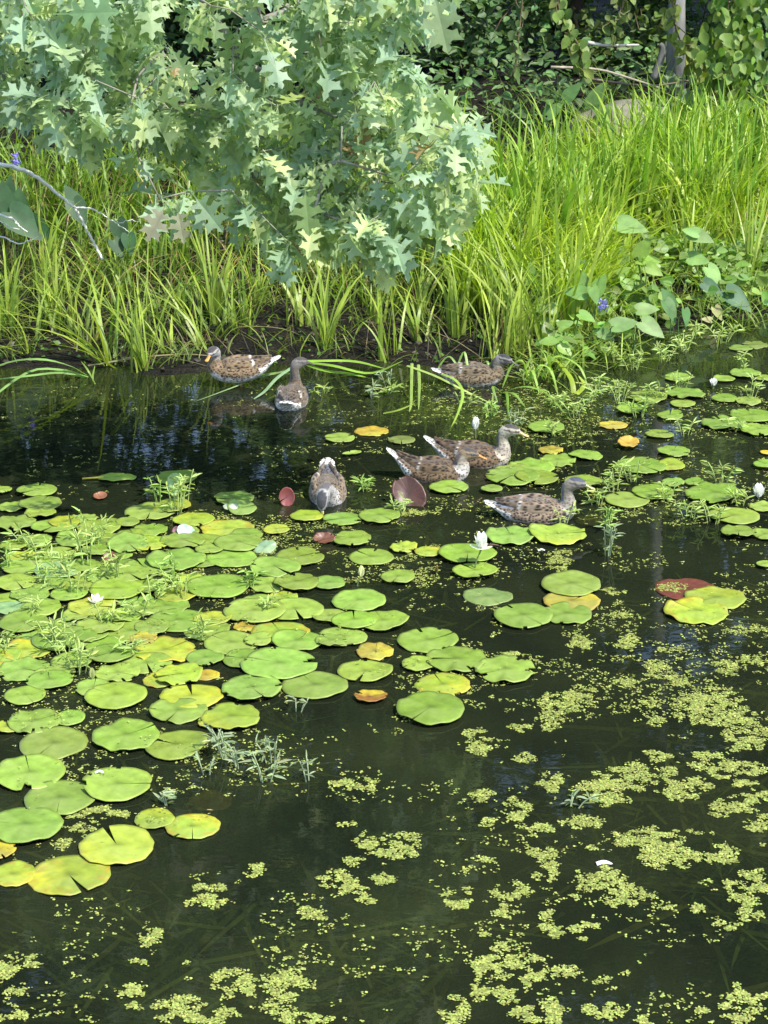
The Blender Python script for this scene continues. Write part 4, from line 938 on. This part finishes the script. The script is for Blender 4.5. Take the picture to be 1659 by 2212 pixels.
for s, lb in zip(SPR, slabs):
    x, y, ns, h, sp, tone = s
    p = on_z(x, y); z = max(0, float(terrain(p[0], p[1])))
    if z > 0: p = G(x, y)
    root = tag(empty('water_weed', p), lb, 'water weed', 'sprigs of water weed rising above the surface')
    sm, lm = MB(), MB()
    for k in range(ns):
        a = random.uniform(0, 6.28); q = random.uniform(.3, 1) * sp; hh = h * random.uniform(.6, 1.1)
        tip = np.array([math.cos(a) * q, math.sin(a) * q * .7, hh]); st0 = np.array([math.cos(a) * q * .3, math.sin(a) * q * .3, -.02])
        P = spline([st0, (tip + st0) * .5 + np.array([0, 0, hh * .18]), tip], 12)
        tube(sm, P, .0028, np.array(SC[tone]) * .9, 4)
        n = 9 if tone < 2 else 5; idx = RG.integers(3, 12, n)
        ax = unit(n); ax[:, 2] = np.abs(ax[:, 2]) * .5 - .05
        inst(lm, [(0, 0, 0), (.09, .35, .05), (.07, .7, .02), (0, 1, -.12), (-.07, .7, .02), (-.09, .35, .05)], [(0, 1, 2, 3), (0, 3, 4, 5)],
             rot_frames(ax, np.tile([0, -.3, 1.0], (n, 1)) + unit(n) * .4, RG.random(n) - .5), P[idx], .032 + .045 * RG.random(n), jit(n, SC[tone], .3, .08))
    sm.build('stem', M_STEM, root); lm.build('leaves', M_LEAF, root)

# ================================================================== duckweed
C8 = [(420,40,70,35),(720,200,60,50),(900,240,120,45),(1040,180,130,60),(980,280,80,25),(620,95,60,20),(1180,90,60,30),(1300,230,110,55),(1560,30,80,40),(1530,140,120,50),(1590,240,80,60),(1500,310,120,40),(1620,370,60,40),
 (430,260,60,30),(570,320,60,50),(450,370,50,20),(680,410,50,40),(860,370,110,28),(620,390,50,10),(60,470,100,60),(15,610,40,30),(650,500,40,25),(710,540,50,50),(370,570,40,20),(440,530,50,15),(900,490,40,12),(1100,440,110,50),
 (1230,500,130,80),(1450,510,100,45),(1380,410,80,15),(930,620,110,60),(1040,700,90,60),(1150,690,40,12),(700,600,50,30),(820,700,40,10),(560,670,90,35),(330,700,80,45),(520,760,60,30),(690,760,30,40),(720,850,60,40),(830,860,45,38),
 (900,810,50,18),(1360,755,40,28),(1210,740,40,12),(1480,820,60,20),(1560,680,110,55),(1590,770,60,30),(1600,600,60,35),(1450,640,70,20),(1650,480,20,20),(430,860,25,18),(520,915,60,22),(540,990,150,60),(440,1090,70,55),(530,1130,60,30),
 (760,1020,80,30),(640,1060,60,40),(300,1190,60,60),(600,1200,60,40),(740,1180,60,45),(690,1230,120,20),(980,1190,130,35),(1130,1225,100,20),(940,1060,40,20),(1045,1030,25,12),(1350,1190,50,15),(1510,1110,60,35),(1550,1180,90,60),(1640,1120,30,20),
 (1380,130,60,20),(1200,160,70,25),(1400,90,80,20)]
C7 = [(920,680,80,60),(830,720,30,15),(1100,580,60,28),(1450,620,90,40),(1560,680,80,45),(1530,545,50,22),(1640,620,30,28),(1610,460,80,45),(1360,765,65,32),(650,870,42,58),(600,990,50,22),(1180,930,32,25),(1250,1060,110,60),(1230,1130,60,25),
 (570,1130,70,58),(1000,1080,100,65),(800,1180,130,60),(930,1210,110,40),(1170,1180,40,30),(1270,1210,60,30),(1380,1225,100,18),(1080,1110,30,15),(800,1050,25,10),(40,980,50,50),(130,970,40,30),(30,1060,40,60),(110,1110,35,15),(40,1210,70,40),
 (340,400,60,25),(430,340,150,30),(280,470,40,30),(730,250,30,20),(1550,210,110,28),(1480,380,60,10),(960,95,35,15),(790,980,30,10)]
C6 = [(850,740,60,38),(1050,740,60,38),(760,390,50,50),(540,800,60,20),(830,960,80,28),(790,1010,110,55),(720,1090,60,38),(580,1110,50,28),(400,1140,50,25),(1160,840,60,20),(1200,880,70,30),(1040,920,70,20),(1260,920,60,20),(1480,850,60,38),
 (1590,830,50,30),(1400,990,140,45),(1450,1060,170,45),(1320,1020,60,38),(1560,1130,100,45),(1140,1010,40,20),(1170,1090,50,20),(1230,780,50,12),(1020,630,60,15),(1560,690,100,15),(1240,510,70,20),(120,190,70,15),(1000,530,60,18)]
blobs = [(829.5 + a / 2, 1591 + b / 2, c / 2, d / 2, 1.0) for a, b, c, d in C8] + [(a / 2, 1591 + b / 2, c / 2, d / 2, 1.0) for a, b, c, d in C7] + [(829.5 + a / 2, 1015 + b / 2, c / 2, d / 2, .8) for a, b, c, d in C6]
pts = []
for (a, b, c, d, den_) in blobs:
    p = on_z(a, b); s = F / math.hypot(H, p[1]); area = math.pi * (c * 1.15) * (d * 1.15) / (s * s * H / math.hypot(H, p[1]))
    n = int(area * 7000 * den_)
    k = 0
    for _ in range(n * 4):
        if k >= n: break
        an, q = random.uniform(0, 6.283), math.sqrt(random.random()) * 1.15
        x, y = a + c * q * math.cos(an), b + d * q * math.sin(an)
        wv = on_z(x, y); f = float(vnoise(wv[0] * 26, wv[1] * 26)) * .55 + float(vnoise(wv[0] * 60 + 30, wv[1] * 60)) * .45
        if f > .42 + .18 * (q ** 3): pts.append(wv[:2]); k += 1
def sparse(n, x0, x1, y0, y1, th, sc=3.0):
    for _ in range(n):
        x, y = random.uniform(x0, x1), random.uniform(y0, y1); wv = on_z(x, y)
        if float(vnoise(wv[0] * sc, wv[1] * sc * 1.6)) * .5 + float(vnoise(wv[0] * sc * 5, wv[1] * sc * 7)) * .5 > th: pts.append(wv[:2])
sparse(6200, 850, 1670, 1080, 1560, .50); sparse(3500, 300, 950, 1100, 1260, .5); sparse(1500, 0, 1000, 830, 1080, .52); sparse(3500, 1080, 1670, 830, 1120, .48)
sparse(2600, 600, 1670, 1560, 2212, .60); sparse(900, 0, 700, 1700, 2212, .62); sparse(3200, 0, 620, 1150, 1720, .5); sparse(900, 560, 1080, 860, 1080, .55); sparse(1500, 820, 1300, 820, 960, .45)
pts = np.array(pts)
hexa = [(0, 0, .12)] + [(math.cos(k * math.pi / 3), .8 * math.sin(k * math.pi / 3), 0) for k in range(6)]
hf = [(0, 1 + k, 1 + (k + 1) % 6) for k in range(6)]
def fronds(mb, XY, z, rep, r):
    XY = np.repeat(XY, rep, axis=0); n = len(XY); XY = XY + RG.normal(size=(n, 2)) * r * 1.05
    zz = z if np.ndim(z) == 0 else np.repeat(z, rep)
    T = np.column_stack([XY, zz + RG.random(n) * .004])
    ax = np.column_stack([RG.normal(size=(n, 2)), RG.normal(size=n) * .12])
    inst(mb, hexa, hf, rot_frames(ax, np.tile([0, 0, 1.0], (n, 1)) + unit(n) * .22, np.zeros(n)), T, r * (.55 + .6 * RG.random(n)), jit(n, (.28, .32, .075), .45, .12))
mb = MB(); fronds(mb, pts, .002, 3, .0052)
# flecks of it stranded on the pads
q = []
for (x, y, r) in PADW:
    for _ in range(int(random.expovariate(1 / 5))):
        an, k = random.uniform(0, 6.28), random.random() ** .5 * .9 * r; q.append((x + k * math.cos(an), y + k * math.sin(an)))
fronds(mb, np.array(q), .03, 2, .0045)
tag(mb.build('duckweed', M_WEED, smooth=False), 'yellow-green duckweed in broken drifts on the water', 'duckweed', kind='stuff')

# submerged feathery weed, seen dimly through the surface
mb = MB(); n = 4200
xx = RG.uniform(-3, 4, n * 2); yy = RG.uniform(4.8, 12.8, n * 2)
k = vnoise(xx * 1.3, yy * .9) > .45; xx, yy = xx[k][:n], yy[k][:n]
P = np.column_stack([xx, yy, -.02 - .10 * RG.random(len(xx))])
ax = unit(len(P)); ax[:, 2] = -.25 * RG.random(len(P))
inst(mb, [(-.02, 0, 0), (.02, 0, 0), (.06, .25, 0), (.10, .5, 0), (.13, .75, 0), (.14, 1, 0), (.09, .75, 0), (.05, .5, 0), (0, .25, 0)], [(0, 1, 2, 8), (8, 2, 3, 7), (7, 3, 4, 6), (6, 4, 5)],
     rot_frames(ax, np.tile([0, 0, 1.0], (len(P), 1)) + unit(len(P)) * .2, RG.random(len(P)) * .3), P, .12 + .35 * RG.random(len(P)), jit(len(P), (.34, .36, .12), .6))
tag(mb.build('submerged_weed', M_GRASS), 'dim olive water weed under the surface', 'submerged weed', kind='stuff')

# ================================================================== ducks
def loft(mb, P, hw, hh, colf, seg=26, side=None, cap=True):
    """P centres (n,3); hw, hh half sizes; colf(s, ang, pos) -> colour"""
    n = len(P); T = np.gradient(P, axis=0); T /= np.linalg.norm(T, axis=1, keepdims=True)
    V, C = [], []
    for i in range(n):
        sd = np.array([0, 1.0, 0]); up = np.cross(T[i], sd); up = up / np.linalg.norm(up); sd = np.cross(up, T[i])
        for k in range(seg):
            a = 2 * math.pi * k / seg; ca, sa = math.cos(a), math.sin(a)
            p = P[i] + sd * hw[i] * ca + up * hh[i] * sa
            V.append(p); C.append(colf(i / (n - 1), a, p))
    Fc = [(i * seg + k, i * seg + (k + 1) % seg, (i + 1) * seg + (k + 1) % seg, (i + 1) * seg + k) for i in range(n - 1) for k in range(seg)]
    Fc += [tuple(range(seg - 1, -1, -1)), tuple((n - 1) * seg + k for k in range(seg))]
    return np.array(V), Fc, np.array(C)
NECK = {
 'normal': [(.158, .055, .060, .056), (.170, .095, .040, .040), (.165, .135, .029, .031), (.163, .165, .028, .030), (.178, .190, .032, .034), (.203, .204, .033, .034), (.232, .203, .028, .028), (.255, .197, .016, .017), (.262, .194, .010, .010)],
 'up': [(.150, .060, .060, .056), (.158, .105, .038, .038), (.150, .150, .029, .030), (.148, .190, .028, .029), (.160, .218, .032, .034), (.185, .233, .033, .034), (.214, .232, .028, .028), (.237, .226, .016, .017), (.244, .223, .010, .010)],
 'low': [(.152, .055, .060, .056), (.160, .085, .046, .045), (.158, .110, .038, .038), (.166, .130, .036, .036), (.185, .145, .035, .036), (.208, .150, .033, .034), (.234, .146, .027, .027), (.256, .139, .016, .016), (.262, .137, .010, .010)],
 'bow': [(.155, .060, .056, .054), (.185, .095, .040, .040), (.215, .118, .032, .033), (.245, .118, .032, .033), (.268, .100, .034, .035), (.283, .075, .033, .034), (.292, .048, .027, .027), (.296, .026, .016, .016), (.297, .019, .010, .010)],
 'back': [(.150, .062, .060, .056), (.155, .100, .042, .042), (.150, .130, .034, .034), (.155, .150, .034, .034), (.172, .165, .034, .036), (.196, .172, .033, .034), (.224, .168, .028, .028), (.246, .160, .016, .017), (.252, .157, .010, .010)]}
BODY = [(-.285, .088, .016, .004), (-.262, .080, .038, .006), (-.232, .070, .042, .014), (-.19, .056, .054, .030), (-.14, .040, .076, .052), (-.07, .030, .094, .070), (0, .026, .100, .079), (.065, .028, .094, .079), (.118, .036, .078, .070)]
def duck(label, x, y, head_deg, neck='normal', yaw=0, z=0.0, tail=0.0, tone=(.165, .125, .085), cheek=(.30, .27, .22), bill=(.30, .24, .10), dark=(.035, .03, .028), scale=1.0, legs=False, breast=None, pale=(.5, .48, .44)):
    p = on_z(x, y, max(z, 0)); root = tag(empty('duck', (p[0], p[1], z), R(head_deg)), label, 'duck', 'mallard ducks at the pond edge'); root.scale = (scale,) * 3
    tone, cheek, dark, pale = map(np.array, (tone, cheek, dark, pale)); tone = tone * np.array((.56, .50, .44)); cheek = cheek * .72; breast = None if breast is None else np.array(breast) * .8; pale = pale * .9; breast = tone * 1.05 if breast is None else np.array(breast)
    body = [(a, b + tail * max(0, -a - .1) ** 1 * 1.0, c, d) for a, b, c, d in BODY]
    K = np.array(body + NECK[neck]); nb = len(body); S = spline(K, 74)
    P = np.column_stack([S[:, 0], 0 * S[:, 0], S[:, 1]])
    hx = NECK[neck]; hc = np.array([hx[5][0], hx[5][1]]); bc = np.array([hx[8][0], hx[8][1]]); hd = bc - hc; hd /= np.linalg.norm(hd); hu = np.array([-hd[1], hd[0]])
    def colf(s, a, q):
        kk = s * (len(K) - 1); up = math.sin(a)
        nz = float(vnoise(q[0] * 90 + 7, (q[1] + q[2]) * 90)); 
        if kk < 2.2:                                  # tail: white-edged feathers
            c = pale * (.95 if abs(math.cos(a)) > .75 else .55)
        elif kk < 4:
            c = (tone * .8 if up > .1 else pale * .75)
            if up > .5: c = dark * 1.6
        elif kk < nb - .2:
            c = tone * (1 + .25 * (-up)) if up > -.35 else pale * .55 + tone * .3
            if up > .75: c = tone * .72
        elif kk < nb + 1.3: c = breast
        elif kk < nb + 3.4: c = (breast * .5 + cheek * .5) if up < .6 else dark * 1.8 + tone * .2
        else:
            v = np.array([q[0], q[2]]) - hc; h_ = float(v @ hu); f_ = float(v @ hd)
            c = cheek.copy()
            if h_ > .019: c = dark * 1.2
            elif h_ > .010: c = cheek * 1.15
            elif h_ > .001 and f_ > -.03: c = dark * 1.1
        return np.append(c * ((.6 + .75 * nz) if kk < nb else (.8 + .35 * nz)), 1.0 if kk < nb + .5 else (.45 if kk < nb + 2 else .12))
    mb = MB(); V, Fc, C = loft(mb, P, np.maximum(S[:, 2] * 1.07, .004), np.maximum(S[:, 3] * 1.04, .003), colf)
    pv = np.array([NECK[neck][1][0] - .01, 0.0]); yr = R(yaw)
    def turn(V, wgt):
        a = yr * wgt; dx, dy = V[:, 0] - pv[0], V[:, 1] - pv[1]
        return np.column_stack([pv[0] + dx * np.cos(a) - dy * np.sin(a), pv[1] + dx * np.sin(a) + dy * np.cos(a), V[:, 2]])
    kk = np.repeat(np.linspace(0, len(K) - 1, 74), 26); wgt = np.clip((kk - (nb + .6)) / 2.6, 0, 1); wgt = wgt * wgt * (3 - 2 * wgt)
    mb.add(turn(V, wgt), Fc, C); mb.build('body', M_BODY, root)
    # bill
    H3 = lambda f_, u_: np.array([bc[0] + hd[0] * f_ + hu[0] * u_, 0, bc[1] + hd[1] * f_ + hu[1] * u_])
    BP = spline([H3(-.006, 0), H3(.012, -.002), H3(.032, -.008), H3(.048, -.010), H3(.056, -.011)], 12)
    hw = np.interp(np.linspace(0, 1, 12), [0, .3, .75, .93, 1], [.011, .0105, .0135, .011, .004]); hh = np.interp(np.linspace(0, 1, 12), [0, .3, .75, 1], [.0125, .0085, .0045, .002])
    bmb = MB(); V, Fc, C = loft(bmb, BP, hw, hh, lambda s, a, q: np.array(bill) * (.6 if (s < .5 and math.sin(a) > .7) else 1), seg=14)
    bmb.add(turn(V, 1.0), Fc, C); bmb.build('bill', M_BILL, root)
    for sgn in (-1, 1):
        em = MB(); V = []
        ec = np.array([hc[0] + hd[0] * .012 + hu[0] * .008, sgn * .0275, hc[1] + hd[1] * .012 + hu[1] * .008])
        for i in range(7):
            for j in range(10):
                a, b = math.pi * i / 6, 2 * math.pi * j / 10; V.append(ec + .0055 * np.array([math.sin(a) * math.cos(b), math.cos(a), math.sin(a) * math.sin(b)]))
        em.add(turn(np.array(V), 1.0), [(i * 10 + j, i * 10 + (j + 1) % 10, (i + 1) * 10 + (j + 1) % 10, (i + 1) * 10 + j) for i in range(6) for j in range(10)], (.006, .005, .004)); em.build('eye', M_EYE, root)
        # folded wing
        W = spline([(.105, sgn * .050, .060, .006, .012), (.07, sgn * .068, .066, .020, .034), (.0, sgn * .076, .070, .023, .044), (-.07, sgn * .066, .075, .020, .038), (-.13, sgn * .045, .082, .014, .027), (-.185, sgn * .026, .091, .009, .014), (-.225, sgn * .018, .100, .003, .005)], 26)
        W[:, 2] += tail * np.maximum(0, -W[:, 0] - .1)
        def wc(s, a, q):
            c = tone * (.95 + .2 * math.sin(a)) if s < .55 else tone * .55
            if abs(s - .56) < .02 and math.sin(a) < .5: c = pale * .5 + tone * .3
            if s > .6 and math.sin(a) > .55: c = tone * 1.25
            return c * (.6 + .8 * float(vnoise(q[0] * 70, q[2] * 160)))
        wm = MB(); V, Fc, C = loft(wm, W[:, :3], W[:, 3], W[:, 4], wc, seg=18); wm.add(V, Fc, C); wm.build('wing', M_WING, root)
        if legs:
            lm = MB(); tube(lm, [(-.01, sgn * .03, -.02), (-.015, sgn * .032, -.06), (.0, sgn * .034, -.115)], [.009, .005, .0045], (.55, .17, .03), 8)
            f0 = np.array([0, sgn * .034, -.115]); fv = [f0 + (-.01, 0, .003), f0 + (.05, -.028, -.002), f0 + (.058, 0, 0), f0 + (.05, .028, -.002), f0 + (0, 0, .010)]
            lm.add(fv, [(4, 1, 2), (4, 2, 3), (0, 1, 4), (0, 4, 3)], (.55, .17, .03)); lm.build('leg', M_BILL, root)
    return root
duck('speckled brown duck with an orange bill and orange leg standing on the muddy shore', 515, 808, 188, 'back', yaw=62, z=.075, tone=(.20, .155, .10), bill=(.55, .27, .06), legs=True, tail=.15, cheek=(.34, .33, .32), pale=(.66, .64, .60))
duck('duck seen from behind with its head turned right in the water by the fallen reeds', 630, 872, 84, 'up', yaw=-55, z=.0, tone=(.15, .12, .085), cheek=(.15, .14, .125), pale=(.62, .6, .55), bill=(.08, .07, .05))
duck('brown duck resting tight against the bank under the reeds with a dark crown', 1022, 822, 3, 'low', yaw=-22, z=.02, tone=(.15, .125, .085), cheek=(.20, .19, .18), dark=(.02, .02, .022), bill=(.06, .055, .05))
duck('duck in mid pond with light grey neck and yellow-tipped bill held level', 1022, 1000, -6, 'normal', yaw=-6, z=.0, tone=(.13, .095, .06), cheek=(.38, .35, .28), breast=(.26, .22, .18), bill=(.50, .36, .16), tail=.35, scale=1.03)
duck('duck overlapping another, orange bill pointing down towards the pads', 938, 1032, -4, 'low', yaw=12, z=.0, tone=(.12, .088, .055), cheek=(.20, .15, .09), breast=(.30, .28, .25), bill=(.45, .22, .06), tail=.5, scale=.97)
duck('grey-brown duck swimming right, nearest the open water lily', 1158, 1118, -4, 'normal', yaw=-5, z=.0, tone=(.20, .165, .13), cheek=(.21, .185, .15), dark=(.035, .04, .055), breast=(.20, .175, .15), bill=(.28, .30, .12))
duck('duck facing the camera with its head bowed and yellow bill lowered', 708, 1072, -88, 'bow', yaw=-16, z=.0, tone=(.19, .155, .11), cheek=(.32, .31, .30), dark=(.03, .03, .035), breast=(.28, .26, .24), bill=(.58, .52, .16), tail=.25)
